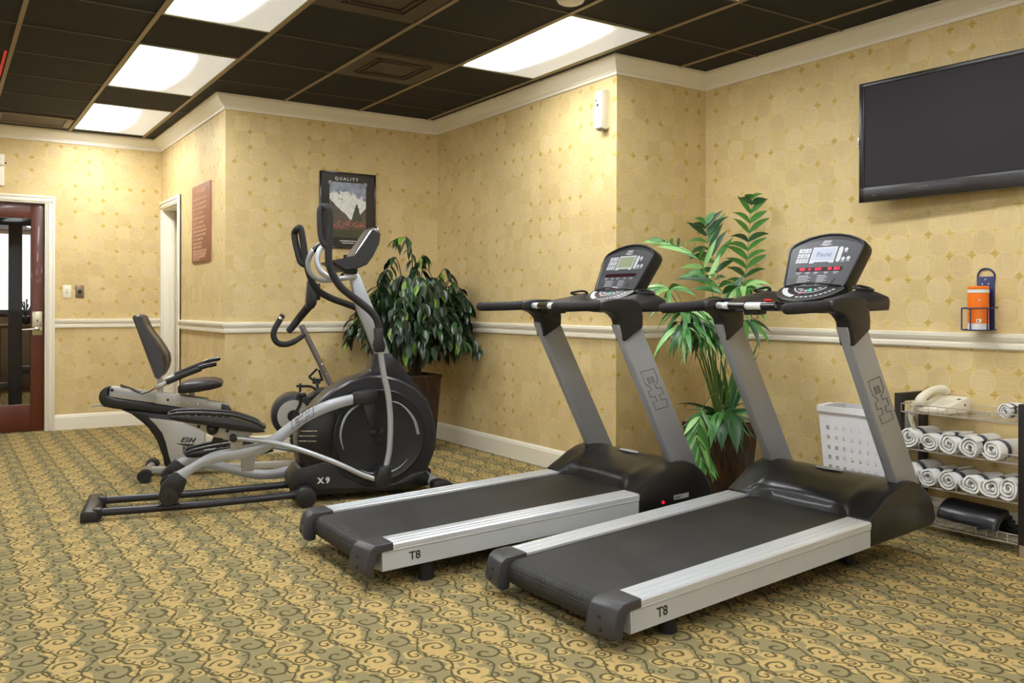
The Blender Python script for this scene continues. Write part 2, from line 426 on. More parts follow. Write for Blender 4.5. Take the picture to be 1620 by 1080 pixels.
# vents
def slot_vent(x0, x1, y0, y1, label):
    t = thing('air_vent', label, 'air vent', (x0, y0, H)); w, d = x1 - x0, y1 - y0
    MB().box(0, w, 0, d, -.004, -.0002).build('plate', VENT, t, flat=True)
    f = MB(); e = .05
    f.box(0, w, 0, e * .5, -.012, -.004); f.box(0, w, d - e * .5, d, -.012, -.004); f.box(0, e, 0, d, -.012, -.004); f.box(w - e, w, 0, d, -.012, -.004)
    f.build('frame', VENTL, t, bevel=.002)
slot_vent(.385, .955, 8.16, 8.60, 'tan framed slot air vent in the ceiling above the wood door')
def sq_vent(x0, y0, label, m1):
    t = thing('air_vent', label, 'air vent', (x0 + .3, y0 + .3, H))
    MB().box(-.29, .29, -.29, .29, -.005, -.0003).build('plate', m1, t, flat=True)
    f = MB()
    for r in (.19, .155):
        for a in ((-r, r, -r, -r + .012), (-r, r, r - .012, r), (-r, -r + .012, -r, r), (r - .012, r, -r, r)): f.box(*a, -.014, -.005)
    f.build('louvre', VENT, t, bevel=.002)
sq_vent(2.20, 4.97, 'brown square air vent in the ceiling near the back corner', VENT)
sq_vent(1.59, 3.75, 'brown square air vent at the top edge between two ceiling lights', VENT)
b = MB().lathe([(.001, -.034), (.05, -.034), (.065, -.026), (.075, -.008), (.078, 0), (.001, 0)], (0, 0, 0), 'z', 28)
tag(b.build('smoke_detector', TRIM, loc=(2.665, 3.545, H - .0005)), 'round cream smoke detector on the ceiling at the top edge', 'smoke detector')
RT = M('painted red reflection', (205, 40, 32), .5, emis=(220, 30, 25), estr=.25)  # red light reflected by the grid bar, put into a glowing strip
tag(MB().box(-.008, .008, -.36, .36, -.004, 0).build('reflection_strip', RT, loc=(.345, 6.55, H - .0062)), 'painted red reflection strip along the ceiling grid bar at the upper left', 'strip')

# door in the left wall
WOOD = M('red mahogany door', (86, 36, 18), .38, var=.18, nscale=3, stretch=(6, 6, .6), coat=.2)
def casing(boxes, name):
    b = MB()
    for q in boxes: b.box(*q)
    return struct(b.build(name, TRIM, bevel=.004))
yl = YL
cs = MB()
for (x0, x1, d) in ((.812, .876, .014), (.826, .866, .022), (.86, .878, .028)):
    cs.box(x0, x1, yl - d, yl, 0, 2.078 if x0 > .85 else 2.03)
for (z0, z1, d) in ((2.03, 2.092, .014), (2.045, 2.082, .022), (2.078, 2.097, .028)):
    cs.box(-.18, .878 if z0 > 2.07 else .86, yl - d, yl, z0, z1)
cs.box(-.18, -.105, yl - .022, yl, 0, 2.03)
cs.box(.80, .8125, yl - .006, yl + T, 0, 2.035)
cs.box(-.105, .80, yl - .006, yl + T, 2.0305, 2.0345)
struct(cs.build('trim_3', TRIM, bevel=.002))
door = bpy.data.objects.new('door_1', None); C.objects.link(door); door.location = (0, yl + .03, 0); struct(door)
b = MB()
b.box(.692, .797, 0, .045, .008, 2.027); b.box(-.095, 0.01, 0, .045, .008, 2.027)
b.box(.01, .692, 0, .045, .008, .242); b.box(.01, .692, 0, .045, 1.895, 2.027)
b.build('door_frame', WOOD, door, bevel=.003)
GLS = G('door glass'); GLS.bsdf.inputs['Base Color'].default_value = (.9, .95, .93, 1)
GLS.bsdf.inputs['Transmission Weight'].default_value = 1; GLS.bsdf.inputs['Roughness'].default_value = 0.0; GLS.bsdf.inputs['IOR'].default_value = 1.15
nn = GLS.noise(GLS.coord(), 2.0); GLS.l.new(GLS.mix(nn, (.86, .9, .88, 1), (.93, .96, .95, 1)), GLS.bsdf.inputs['Base Color'])
MB().box(.01, .692, .020, .026, .242, 1.895).build('door_glass', GLS.mat, door, flat=True)
SN = M('satin nickel', (186, 176, 150), .3, metal=.8)
MB().box(.703, .785, -.012, 0, .855, 1.068).build('lock_plate', SN, door, bevel=.008)
b = MB().cyl((.765, -.012, .912), (.765, -.05, .912), .014).tube([(.765, -.05, .912), (.72, -.058, .915), (.62, -.054, .909)], [.012, .012, .009], 10, 4)
b.build('door_handle', CHR, door)
MB().box(.740, .748, -.016, -.012, .975, .995).build('keyhole', INK, door)
# beyond the glass door
HG = M('dark storefront aluminium', (84, 82, 88), .45, metal=.3); HW = M('dim hall plaster', (120, 104, 84), .8)
DAY = G('daylit blinds'); dz = DAY.sep(DAY.coord())[2]
st = DAY.ss(DAY.m('SINE', DAY.m('MULTIPLY', dz, 260.0)), -.6, .4)
DAY.l.new(DAY.mix(st, (.55, .6, .62, 1), (.95, .98, 1, 1)), DAY.bsdf.inputs['Emission Color']); DAY.bsdf.inputs['Emission Strength'].default_value = 1.6
b = MB(); b.box(.60, .72, 10.2, 10.28, .01, H); b.box(-.5, .60, 10.2, 10.26, 1.93, 2.02); b.box(.72, 1.6, 10.2, 10.26, 1.93, 2.02)
b.box(-.5, .60, 10.2, 10.26, .27, .34); b.box(.72, 1.6, 10.2, 10.26, .42, .50); b.box(.47, .50, 10.2, 10.26, .01, 2.0)
struct(b.build('door_2', HG, bevel=.004))
struct(MB().box(-1.2, 3.4, 13.4, 13.5, 0, H).box(-1.3, -1.2, YL + T, 13.5, 0, H).box(3.4, 3.5, YL + T, 13.5, 0, H).build('wall_hall', HW, flat=True))
struct(MB().box(-1.2, 3.4, YL + T, 13.5, H, H + .05).build('trim_4', HW, flat=True))
bl = bpy.data.objects.new('window_1', None); C.objects.link(bl); bl.location = (0, 13.39, 0); struct(bl)
MB().box(.35, 1.30, -.02, -.005, 1.06, 2.06).build('blind', DAY.mat, bl, flat=True)
b = MB()
for q in ((.30, .35, 1.0, 2.2), (1.30, 1.35, 1.0, 2.2), (.30, 1.35, 2.12, 2.2), (.30, 1.35, 1.0, 1.06)): b.box(q[0], q[1], -.04, 0, q[2], q[3])
b.build('window_frame', HG, bl)
TBL = M('hall table wood', (88, 58, 36), .5)
t = thing('hall_table', 'brown side table seen through the glass door', 'table', (.93, 12.6, 0))
MB().box(-.35, .35, -.2, .2, .84, .88).build('tabletop', TBL, t, bevel=.004)
for sx in (-.3, .3):
    for sy in (-.16, .16): MB().box(sx - .02, sx + .02, sy - .02, sy + .02, 0, .84).build('leg', TBL, t)
b = MB().lathe([(.03, 0), (.055, .02), (.065, .06), (.05, .10), (.03, .11)], (0, 0, 0), 'z', 16)
vz = thing('flower_vase', 'dark vase with twigs on the hall table', 'vase', (.93, 12.6, .881)); b.build('vase', BLK, vz)
b = MB()
for k in range(9):
    a = random.uniform(0, 6.28); r = random.uniform(.03, .12)
    b.tube([(0, 0, .1), (r * .4 * math.cos(a), r * .4 * math.sin(a), .18), (r * math.cos(a), r * math.sin(a), .22 + random.uniform(0, .1))], [.006, .006, .012], 5)
b.build('twigs', INK, vz)
hl = bpy.data.lights.new('hall fill light', 'POINT'); hl.energy = 70; hl.shadow_soft_size = .3; hl.color = (1, .9, .78)  # added point light brightens the hall, no fixture stands here
ho = bpy.data.objects.new('hall_fill', hl); C.objects.link(ho); ho.location = (1.0, 11.6, 2.3)

# unseen glowing windows added behind the camera as fill light
FILLM = G('fill light pane'); _n = FILLM.noise(FILLM.coord(), 1.5)
FILLM.l.new(FILLM.mix(_n, (.80, .88, 1, 1), (1, .98, .95, 1)), FILLM.bsdf.inputs['Emission Color']); FILLM.bsdf.inputs['Emission Strength'].default_value = 1.9
def window(name, loc, rot, w, h):  # builds only the added fill windows
    o = bpy.data.objects.new(name, None); C.objects.link(o); o.location = loc; o.rotation_euler = (0, 0, rot); struct(o)
    MB().box(-w / 2, w / 2, .004, .008, -h / 2, h / 2).build('fill_pane', FILLM.mat, o, flat=True)
    b = MB()
    for q in ((-w / 2 - .06, w / 2 + .06, h / 2, h / 2 + .06), (-w / 2 - .06, w / 2 + .06, -h / 2 - .06, -h / 2), (-w / 2 - .06, -w / 2, -h / 2, h / 2), (w / 2, w / 2 + .06, -h / 2, h / 2), (-.02, .02, -h / 2, h / 2)): b.box(q[0], q[1], .001, .03, q[2], q[3])
    b.build('window_frame', TRIM, o, bevel=.003)  # frame of the added fill window
window('fill_window_2', (.6, YS, 1.65), 0, 3.6, 1.3)
window('fill_window_3', (XW, 1.5, 1.65), -PI / 2, 3.6, 1.3)

# doorway in the alcove wall
b = MB()
b.box(XC - .016, XC, 8.04, 8.14, 0, 2.10); b.box(XC - .024, XC, 8.04, 8.065, 0, 2.10); b.box(XC - .020, XC, 8.085, 8.115, 0, 2.09)
b.box(XC - .016, XC, 8.14, 8.80, 2.03, 2.10); b.box(XC - .024, XC, 8.065, 8.849, 2.075, 2.10); b.box(XC - .020, XC, 8.10, 8.849, 2.045, 2.062)
b.box(XC - .014, XC, 8.80, 8.849, 0, 2.03)
b.box(XC - .002, XC + T, 8.128, 8.14, 0, 2.03); b.box(XC - .002, XC + T + .05, 8.78, 8.80, 0, 2.03); b.box(XC - .002, XC + T, 8.14, 8.78, 2.018, 2.03)
b.box(XC + .055, XC + .10, 8.755, 8.78, 0, 2.018)
struct(b.build('trim_5', TRIM, bevel=.003))
struct(MB().box(XC + .135, XC + .17, 8.12, 8.82, 0.005, 2.03).build('door_3', TRIM, bevel=.004))
# ------------------------------------------------------------------ treadmills
BHP = [(0, 0), (.30, 1), (1.05, 1), (1.25, .80), (1.22, .62), (1.52, .66), (1.62, 1), (2.05, 1), (1.95, .66), (2.32, .66), (2.42, 1), (2.95, 1), (2.65, 0), (2.12, 0), (2.22, .34), (1.85, .34), (1.75, 0), (1.32, 0), (1.40, .30), (1.12, .22), (.85, 0)]
BHI = [[(.55, .28), (.98, .28), (1.02, .40), (.58, .40)], [(.63, .56), (1.06, .56), (1.10, .68), (.67, .68)], [(.50, .20), (.56, .20), (.72, .74), (.66, .74)]]
def bh_outline(b, o, r, u, s, w=.0012):
    o, r, u = Vector(o), Vector(r).normalized(), Vector(u).normalized()
    for poly in [BHP] + BHI[:2]:
        b.tube([o + r * (x * s) + u * (y * s) for x, y in poly], w, 4, closed=True)
def bh_solid(b, o, r, u, s):
    """filled slanted two letter logo over a pointed lens shape"""
    o, r, u = Vector(o), Vector(r).normalized(), Vector(u).normalized()
    P = lambda x, y: o + r * ((x + .5 * y) * s) + u * (y * s)
    def q(x0, x1, y0, y1): b.add([P(x0, y0), P(x1, y0), P(x1, y1), P(x0, y1)], [(0, 1, 2, 3)])
    q(0, .32, 0, 1); q(.32, 1.05, .80, 1); q(.32, 1.05, .42, .60); q(.32, 1.05, 0, .20)
    q(.98, 1.22, .56, .94); q(.98, 1.28, .06, .48)
    q(1.42, 1.74, 0, 1); q(2.12, 2.44, 0, 1); q(1.74, 2.12, .38, .62)
    P = lambda x, y: o + r * (x * s) + u * (y * s)
    n = 14; up = [(-.9 + 4.6 * i / n, -.25) for i in range(n + 1)]
    lo = [(-.9 + 4.6 * i / n, -.25 - .40 * math.sin(PI * i / n)) for i in range(n, -1, -1)]
    b.add([P(*q_) for q_ in up + lo[1:-1]], [tuple(range(len(up) + len(lo) - 2))])
LCD_B = M('blue grey lcd', (150, 156, 172), .3, emis=(150, 156, 172), estr=.12)
LCD_G = M('green grey lcd', (128, 138, 108), .3, var=.03)
LEDM = M('dark red led window', (44, 10, 16), .25, var=.05)
LED = M('lit red digits', (255, 20, 50), .4, emis=(255, 12, 50), estr=2.2)
GRN = M('green key', (70, 180, 130), .4, var=.03); PNK = M('pink key', (215, 110, 120), .4, var=.03)
KEYP = M('light grey key print', (178, 178, 182), .45, var=.08, nscale=60)

def treadmill(mtx, lift, label, near):
    R = thing('treadmill', label, 'treadmill', mtx=mtx)
    Z = .16
    for s in (-1, 1):
        # top rail with grooves and side panel (outer side at b = s*.383)
        pr = [(.272, -.022), (.272, -.002), (.276, 0), (.318, 0), (.320, -.002), (.324, -.002), (.326, 0), (.352, 0), (.354, -.002), (.358, -.002), (.360, 0), (.380, -.001), (.386, -.007), (.386, -.022)]
        b = MB().prism([(s * y, z + Z) for y, z in pr], 0.0, 1.31, 'x')
        b.build('side_rail', ALU, R, ang=25)
        pr = [(.300, -.0225), (.383, -.0225), (.386, -.030), (.384, -.034), (.383, -.036), (.383, -.106), (.378, -.109), (.300, -.109)]
        b = MB().prism([(s * y, z + Z) for y, z in pr], -.045, 1.285, 'x')
        sp = b.build('side_panel', SIDE, R, ang=25)
        if s < 0:
            MB().text('T8', .046, (.098, -.3836, Z - .068), (1, 0, 0), (0, 0, 1), .0012).build('model_lettering', INK, sp, flat=True, fix=False)
        # end cap
        pf = [(.004, .003), (-.095, .003), (-.120, -.012), (-.134, -.045), (-.144, -.085), (-.140, -.108), (-.118, -.122), (-.088, -.120), (-.083, -.105), (-.080, -.085), (-.066, -.036), (-.056, -.031), (.004, -.029)]
        po = [(x + (.022 if x < -.09 else 0), z) for x, z in pf]
        A_, B_ = (pf, po)
        b = MB().prism([(x, z + Z) for x, z in A_], s * .266, s * .388, 'y', [(x, z + Z) for x, z in B_])
        ec = b.build('end_cap', CAPM, R, bevel=.006, seg=3)
        for (z, yy, r) in ((-.048, .318, .0075), (-.084, .330, .006)):
            MB().cyl((-.1355 if z < -.06 else -.1262, s * yy, Z + z), (-.105, s * yy, Z + z), r * 1.2, 12).build('screw_hole', INK, ec)
    # belt
    top, r, cx, cz = -.012, .050, -.046, -.062
    lp = [(1.36, top)] + [(1.2 - .3 * k, top) for k in range(5)] + [(cx + r * math.cos(a), cz + r * math.sin(a)) for a in [PI / 2 + PI * k / 12 for k in range(13)]] + [(1.36, cz - r)]
    b = MB().prism([(x, z + Z) for x, z in lp], -.262, .262, 'y'); b.build('running_belt', BELT, R)
    MB().box(.02, 1.25, -.30, .30, Z - .108, Z - .098).build('under_frame', BLK, R)
    MB().box(-.035, -.005, -.30, .30, Z - .124, Z - .113).build('cross_bar', ALU, R, bevel=.002)
    b = MB()
    for s in (-1, 1): b.box(.0, 1.3, s * .262, s * .273, Z - .03, Z - .011)
    b.build('belt_gap', BLKG, R)
    for s in (-1, 1):
        hh = lift
        MB().cyl((.17, s * .33, -hh), (.17, s * .33, Z - .10), .034, 20, .026).build('foot', RUB, R, bevel=.003)
        # front lift leg and wheel
        fz = -hh - 1.21 * mtx[2][0]
        b = MB().box(1.36, 1.40, s * .20 - .012, s * .20 + .012, fz + .02, Z - .09); b.build('lift_leg', BLK, R)
        MB().cyl((1.38, s * .20 - .018, fz + .031), (1.38, s * .20 + .018, fz + .031), .03, 20).build('wheel', RUB, R, bevel=.003)
    # motor hood as a loft across the machine
    side = [(1.284, .008), (1.325, .030), (1.367, .051), (1.42, .082), (1.483, .107), (1.546, .119), (1.60, .114), (1.645, .098), (1.69, .066), (1.726, .030), (1.752, -.015), (1.765, -.066)]
    mid = [(1.325, -.008), (1.338, .020), (1.352, .043), (1.40, .062), (1.47, .092), (1.54, .115), (1.60, .112), (1.645, .096), (1.69, .064), (1.726, .028), (1.752, -.015), (1.765, -.066)]
    rings = []
    for y in (-.389, -.385, -.372, -.35, -.31, -.285, -.27, -.25, -.225, -.20, -.15, -.05, .05, .15, .20, .225, .25, .27, .285, .31, .35, .372, .385, .389):
        a = abs(y); t = min(1, max(0, (.285 - a) / .07)); t = t * t * (3 - 2 * t)
        ins = 0.010 if a > .388 else (0.003 if a > .38 else 0.0)
        mound = .010 * math.exp(-((a - .235) / .03) ** 2)
        ring = []
        for k, ((x0, z0), (x1, z1)) in enumerate(zip(side, mid)):
            x, z = x0 + (x1 - x0) * t, z0 + (z1 - z0) * t
            if 1 <= k <= 3: x -= mound * 2.0; z += mound * .6
            if t > .5 and 0 < k < 4: z += .006 * math.cos(y * 9)
            ring.append((x - ins * (1 if x > 1.55 else -1) * .7, y, z - ins + Z))
        ring += [(1.734, y, Z - .106 + ins), (1.277 + ins, y, Z - .106 + ins)]
        rings.append(ring)
    hood = MB().loft(rings).build('motor_hood', HOODM, R, ang=38)
    b = MB(); n = 24
    nx = Vector((1, 0, .10)).normalized()
    c0 = Vector((1.550, 0, Z + .1205))
    for rr, m_ in ((1, 0), (.84, 1)):
        b.k = m_
        b.add([c0 + nx * (.017 * rr * math.cos(2 * PI * k / n)) + Vector((0, 1, 0)) * (.075 * rr * math.sin(2 * PI * k / n)) + Vector((0, 0, .0008 * m_)) for k in range(n)], [tuple(range(n))])
    b.build('badge', [KEYP, GRY], hood, flat=True, fix=False)
    if not near:
        MB().cyl((1.428, -.391, Z - .062), (1.428, -.396, Z - .062), .0065, 14).build('power_light', LED, hood)
        tg = MB().box(1.50, 1.60, -.3905, -.389, Z - .063, Z - .040)
        tg.build('rating_label', GRY, hood)
        MB().box(1.504, 1.54, -.3912, -.3906, Z - .056, Z - .053).box(1.504, 1.555, -.3912, -.3906, Z - .050, Z - .048).build('label_print', INK, hood)
    # uprights and brackets
    d = Vector((-.296, 0, .636)).normalized()
    for s in (-1, 1):
        o, i = s * .358, s * .308
        pf = [(1.545, .068), (1.700, .068), (1.345, .81), (1.20, .81)]
        up = MB().prism([(x, z + Z) for x, z in pf], i, o, 'y').build('upright', UPR, R, bevel=.006)
        if s < 0:
            c = Vector((1.338, -.3588, Z + .575))
            side_ = Vector((d.z, 0, -d.x))
            b = MB(); bh_outline(b, c, -d, side_, .080, .0015)
            b.build('logo_outline', INK, up, fix=False)
        pb = [(1.236, .728), (1.353, .790), (1.356, .838), (1.350, .890), (1.330, .918), (1.29, .930), (1.20, .934), (1.14, .930), (1.105, .924), (1.096, .905), (1.100, .882), (1.145, .876), (1.180, .862), (1.208, .836), (1.222, .790)]
        MB().prism([(x, z + Z) for x, z in pb], s * .300, s * .372, 'y').build('upright_cap', PLAS, R, bevel=.010, seg=3)
        pts = [(1.12, s * .338, Z + .904), (1.04, s * .338, Z + .904), (.92, s * .338, Z + .906), (.862, s * .338, Z + .908), (.850, s * .338, Z + .908), (.843, s * .338, Z + .908)]
        MB().tube(pts, [.0245, .0235, .0235, .0230, .018, .004], 16).build('hand_grip', FOAM, R, ang=60)
    # heart rate cross bar
    zc = Z + .902
    cb = MB().tube([(1.20, .30, zc), (1.165, .285, zc), (1.15, .24, zc)], [.012, .016, .013], 12).tube([(1.15, .24, zc), (1.125, .10, zc), (1.125, -.10, zc), (1.15, -.24, zc), (1.20, -.30, zc)], .013, 12)
    cb = cb.build('cross_handlebar', ALU, R)
    for y0, y1, m_, r_ in ((.235, .20, WHT, .0165), (.195, .09, BLKG, .0175), (.085, .0, WHT, .0165), (-.005, -.08, BLKG, .0205), (-.085, -.20, BLKG, .0185)):
        xx = lambda y: 1.125 + .025 * max(0, (abs(y) - .1) / .14)
        MB().tube([(xx(y0), y0, zc), (xx((y0 + y1) / 2), (y0 + y1) / 2, zc), (xx(y1), y1, zc)], r_, 14).build('pulse_sensor' if m_ is WHT else 'bar_sleeve', m_, cb)
    MB().box(1.13, 1.19, .03, .11, Z + .862, Z + .886).build('cable_box', BLK, R, bevel=.004)
    MB().tube([(1.15, .05, Z + .863), (1.15, .045, Z + .850), (1.15, .075, Z + .845), (1.15, .09, Z + .863)], .0014, 5, 5).build('cable_loop', BLK, R)
    # tray under the console
    rings = []
    sec = ((.372, 1.33, 1.49, .895, .900, .872), (.362, 1.26, 1.51, .912, .922, .862), (.30, 1.22, 1.52, .915, .945, .858), (.25, 1.19, 1.53, .905, .955, .858), (.21, 1.18, 1.54, .898, .945, .860), (.185, 1.18, 1.54, .893, .915, .862), (.12, 1.18, 1.54, .892, .900, .866))
    sec = [(-q[0],) + q[1:] for q in sec] + [q for q in reversed(sec)]
    for y, xr, xf, zt_r, zt_f, zb in sec:
        xm = xr + (xf - xr) * .35
        rings.append([(xr, y, Z + zb + .01), (xr - .004, y, Z + (zb + zt_r) / 2), (xr + .006, y, Z + zt_r), (xm, y, Z + zt_r + (zt_f - zt_r) * .55), (xf - .08, y, Z + zt_f), (xf - .01, y, Z + zt_f - .004), (xf, y, Z + zt_f - .02), (xf - .012, y, Z + zb)])
    tray = MB().loft(rings).build('console_tray', PLAS, R, ang=50)
    for s in (-1, 1):
        MB().tube([(1.40, s * .27, Z + .962), (1.46, s * .245, Z + .970), (1.51, s * .27, Z + .955), (1.47, s * .305, Z + .950)], .006, 8, 5, closed=True).build('cup_ring', GUN, tray)
    # console head : face coordinates (y, s) with s along the slanted face
    fo = Vector((1.470, 0, Z + .960)); fu = Vector((.518, 0, .856)).normalized(); fn = Vector((-.856, 0, .518)).normalized()
    def F(y, s_, h=0.0): return fo + fu * s_ + Vector((0, 1, 0)) * y + fn * h
    half = [(.150, -.012), (.162, .004), (.172, .03), (.183, .09), (.194, .15), (.204, .205), (.204, .225), (.192, .244), (.16, .262), (.11, .281), (.055, .292)]
    outl = half + [(0, .296)] + [(-y, z) for y, z in reversed(half)]
    rg = []
    for (sc, h) in ((.90, -.075), (.97, -.068), (1.0, -.055), (1.0, -.008), (.985, 0)):
        rg.append([F(y * sc, .14 + (z - .14) * sc, h) for y, z in outl])
    inn = [F(y * .945, .14 + (z - .14) * .945, 0.0) for y, z in outl]
    inn2 = [F(y * .925, .14 + (z - .14) * .925, -.006) for y, z in outl]
    head = MB().loft(rg + [inn, inn2]).build('console', BLK, R, ang=50)
    fl = [(.148, .004), (.160, .03), (.172, .09), (.183, .15), (.191, .20), (.186, .222)]
    top = [(.16, .236), (.10, .252), (.05, .259), (0, .261)]
    poly = fl + top + [(-y, z) for y, z in reversed(fl + top[:-1])]
    poly = [(y, s_) for y, s_ in poly]
    b = MB(); b.add([F(y, s_, -.0035) for y, s_ in poly], [tuple(range(len(poly)))])
    fas = b.build('fascia', PANEL, head, flat=True, fix=False)
    yy = Vector((0, -1, 0))   # reading direction: right hand side is -y
    def rect(b, y0, y1, s0, s1, h): b.add([F(y0, s0, h), F(y1, s0, h), F(y1, s1, h), F(y0, s1, h)], [(0, 1, 2, 3)])
    for s in (-1, 1):   # speaker grilles in the lower corners
        q = [(s * .150, .006), (s * .164, .058), (s * .115, .058), (s * .092, .048), (s * .075, .006)]
        b = MB(); b.add([F(y, z, -.0026) for y, z in q], [tuple(range(5))]); b.build('speaker_grille', PANELD, head, flat=True, fix=False)
    b = MB()
    rect(b, .066, -.066, .142, .222, -.0022); rect(b, .066, .040, .136, .143, -.0022); rect(b, -.040, -.066, .136, .143, -.0022)
    b.build('screen_frame', KEYP, head, flat=True, fix=False)
    b = MB(); rect(b, .059, -.059, .150, .215, -.0016); b.build('screen', LCD_B if near else LCD_G, head, flat=True, fix=False)
    if near:
        b = MB().text('Pause', .036, F(-.004, .181, -.0010), yy, fu, -.0004); b.build('screen_text', GUN, head, flat=True, fix=False)
    b = MB()
    for i in range(4):
        for j in range(3): rect(b, .142 - i * .0175, .142 - i * .0175 - .0150, .140 + j * .027, .140 + j * .027 + .0235, -.0022)
    b.build('keypad', KEYP, head, flat=True, fix=False)
    b = MB()
    for i in range(4):
        b.text('1234'[i], .013, F(.1345 - i * .0175, .152, -.0014), yy, fu)
    for j in (1, 2):
        for i in range(4):
            if (i + j) % 2: rect(b, .138 - i * .0175, .131 - i * .0175, .148 + j * .027, .152 + j * .027, -.0014)
    b.build('key_print', PANELD, head, flat=True, fix=False)
    b = MB()
    def disc(b, y, s_, r, h, n=16, ay=1.0):
        b.add([F(y + r * math.cos(2 * PI * k / n), s_ + r * ay * math.sin(2 * PI * k / n), h) for k in range(n)], [tuple(range(n))])
    disc(b, -.086, .208, .0115, -.0020); disc(b, -.086, .150, .0115, -.0020); rect(b, -.0745, -.0975, .150, .208, -.0021)
    for (y, s_) in ((-.114, .203), (-.112, .155), (-.138, .157)): disc(b, y, s_, .0095, -.0020)
    for (y, s_) in ((-.114, .190), (-.112, .141), (-.138, .143)): rect(b, y + .010, y - .010, s_ - .0015, s_ + .0015, -.0020)
    b.build('buttons', KEYP, head, flat=True, fix=False)
    b = MB(); rect(b, .124, -.124, .094, .114, -.0022); b.build('led_window', LEDM, head, flat=True, fix=False)
    if near:
        b = MB()
        for y, t in ((.090, '000'), (.049, '0'), (.003, '0:00'), (-.058, '00'), (-.096, '00.0')): b.text(t, .0185, F(y, .104, -.0014), yy, fu, .0006)
        b.build('led_digits', LED, head, flat=True, fix=False)
    b = MB()
    for y, w in ((.105, .030), (.055, .026), (.010, .024), (-.045, .022), (-.095, .030)):
        rect(b, y + w / 2, y - w / 2, .0855, .0885, -.0020); rect(b, y + w / 3, y - w / 3, .0795, .0820, -.0020)
    b.build('display_label', KEYP, head, flat=True, fix=False); b = MB()
    for (y0, y1) in ((.100, .030), (-.005, -.060)):
        rect(b, y0, y0 - (y0 - y1) * .8, .0665, .0705, -.0020)
        for k in range(6): rect(b, y0, y1 + (.014 if k % 2 else 0), .0585 - k * .0075, .0612 - k * .0075, -.0020)
    b.build('fascia_print', KEYP, head, flat=True, fix=False)
    b = MB(); bh_solid(b, F(.026, .240, -.0018), yy, fu, .0165); b.build('fascia_logo', KEYP, head, flat=True, fix=False)
    b = MB().tube([F(-.075, .012, -.001), F(-.085, .034, .001), F(-.103, .052, -.001)], .0022, 6, 4); b.build('fascia_highlight', CHR, head)
    # reading ledge and key bed
    ko = Vector((1.368, 0, Z + .916)); ku = Vector((.106, 0, .050)).normalized(); kn = Vector((-.050, 0, .106)).normalized()
    def K(y, s_, h=0.0): return ko + ku * s_ + Vector((0, 1, 0)) * y + kn * h
    kb = [(.166 * math.sin(t), .118 - .118 * math.cos(t) ** 1.0) for t in [PI / 2 * k / 10 for k in range(11)]]
    kb = kb + [(-y, z) for y, z in reversed(kb[1:])]
    b = MB(); b.loft([[K(y * 1.06, z - .008, -.040) for y, z in kb], [K(y * 1.06, z - .010, .0) for y, z in kb], [K(y * .97, z + .0, .004) for y, z in kb]])
    kbed = b.build('key_bed', PLAS, head, ang=50)
    def karc(b, r0, r1, t0, t1, h, n=12):
        P = lambda r, t: K(.155 * r * math.sin(t), .118 - .112 * r * math.cos(t), h)
        ts = [t0 + (t1 - t0) * k / n for k in range(n + 1)]
        b.add([P(r0, t) for t in ts] + [P(r1, t) for t in reversed(ts)], [tuple(range(2 * n + 2))])
    b = MB(); karc(b, .78, .96, .35, 1.45, .0052)
    for k in range(9): karc(b, .86, .95, -1.3 + k * .17, -1.3 + k * .17 + .11, .0052, 3)
    karc(b, .52, .57, -1.4, 1.4, .0052)
    for k in range(6): karc(b, .30, .45, -1.25 + k * .42, -1.25 + k * .42 + .2, .0052, 3)
    b.build('key_print', KEYP, kbed, flat=True, fix=False)
    b = MB(); karc(b, .18, .44, -.42, -.05, .0058, 3); b.build('start_key', GRN, kbed, flat=True, fix=False)
    b = MB(); karc(b, .50, .64, .18, .34, .0058, 3); b.build('stop_key', PNK, kbed, flat=True, fix=False)
    b = MB().tube([K(.145, .119, .006), K(.08, .119, .016), K(0, .119, .021), K(-.08, .119, .014), K(-.15, .119, .004)], .005, 8, 3)
    b.build('ledge', BLKG, kbed)
    MB().box(1.535, 1.60, -.12, .12, Z + .90, Z + 1.04).build('console_neck', BLK, head, bevel=.01)
    if near:
        k = tag(MB().box(1.115, 1.135, -.050, -.018, Z + .922, Z + .931).box(1.120, 1.13, -.044, -.03, Z + .905, Z + .922).build('safety_key', REDP, R, bevel=.003), 'red safety key')
    return R
def tm_matrix(x, y, th, ph, z0):
    th, ph = math.radians(th), math.radians(ph)
    u = Vector((math.cos(th) * math.cos(ph), math.sin(th) * math.cos(ph), math.sin(ph))); v = Vector((-math.sin(th), math.cos(th), 0)); w = u.cross(v)
    o = Vector((x, y, z0)) - w * .16
    m = Matrix.Identity(4)
    for i in range(3): m[i][0], m[i][1], m[i][2], m[i][3] = u[i], v[i], w[i], o[i]
    return m, o.z
m_, z_ = tm_matrix(1.939, 2.584, 1.22, 3.584, .160)
treadmill(m_, z_ + .0106, 'nearer treadmill with lit red digits and the word Pause on its screen', True)
m_, z_ = tm_matrix(1.522, 3.573, -.652, 2.283, .183)
treadmill(m_, z_ + .0068, 'farther treadmill with blank green grey screen, left of the nearer one', False)
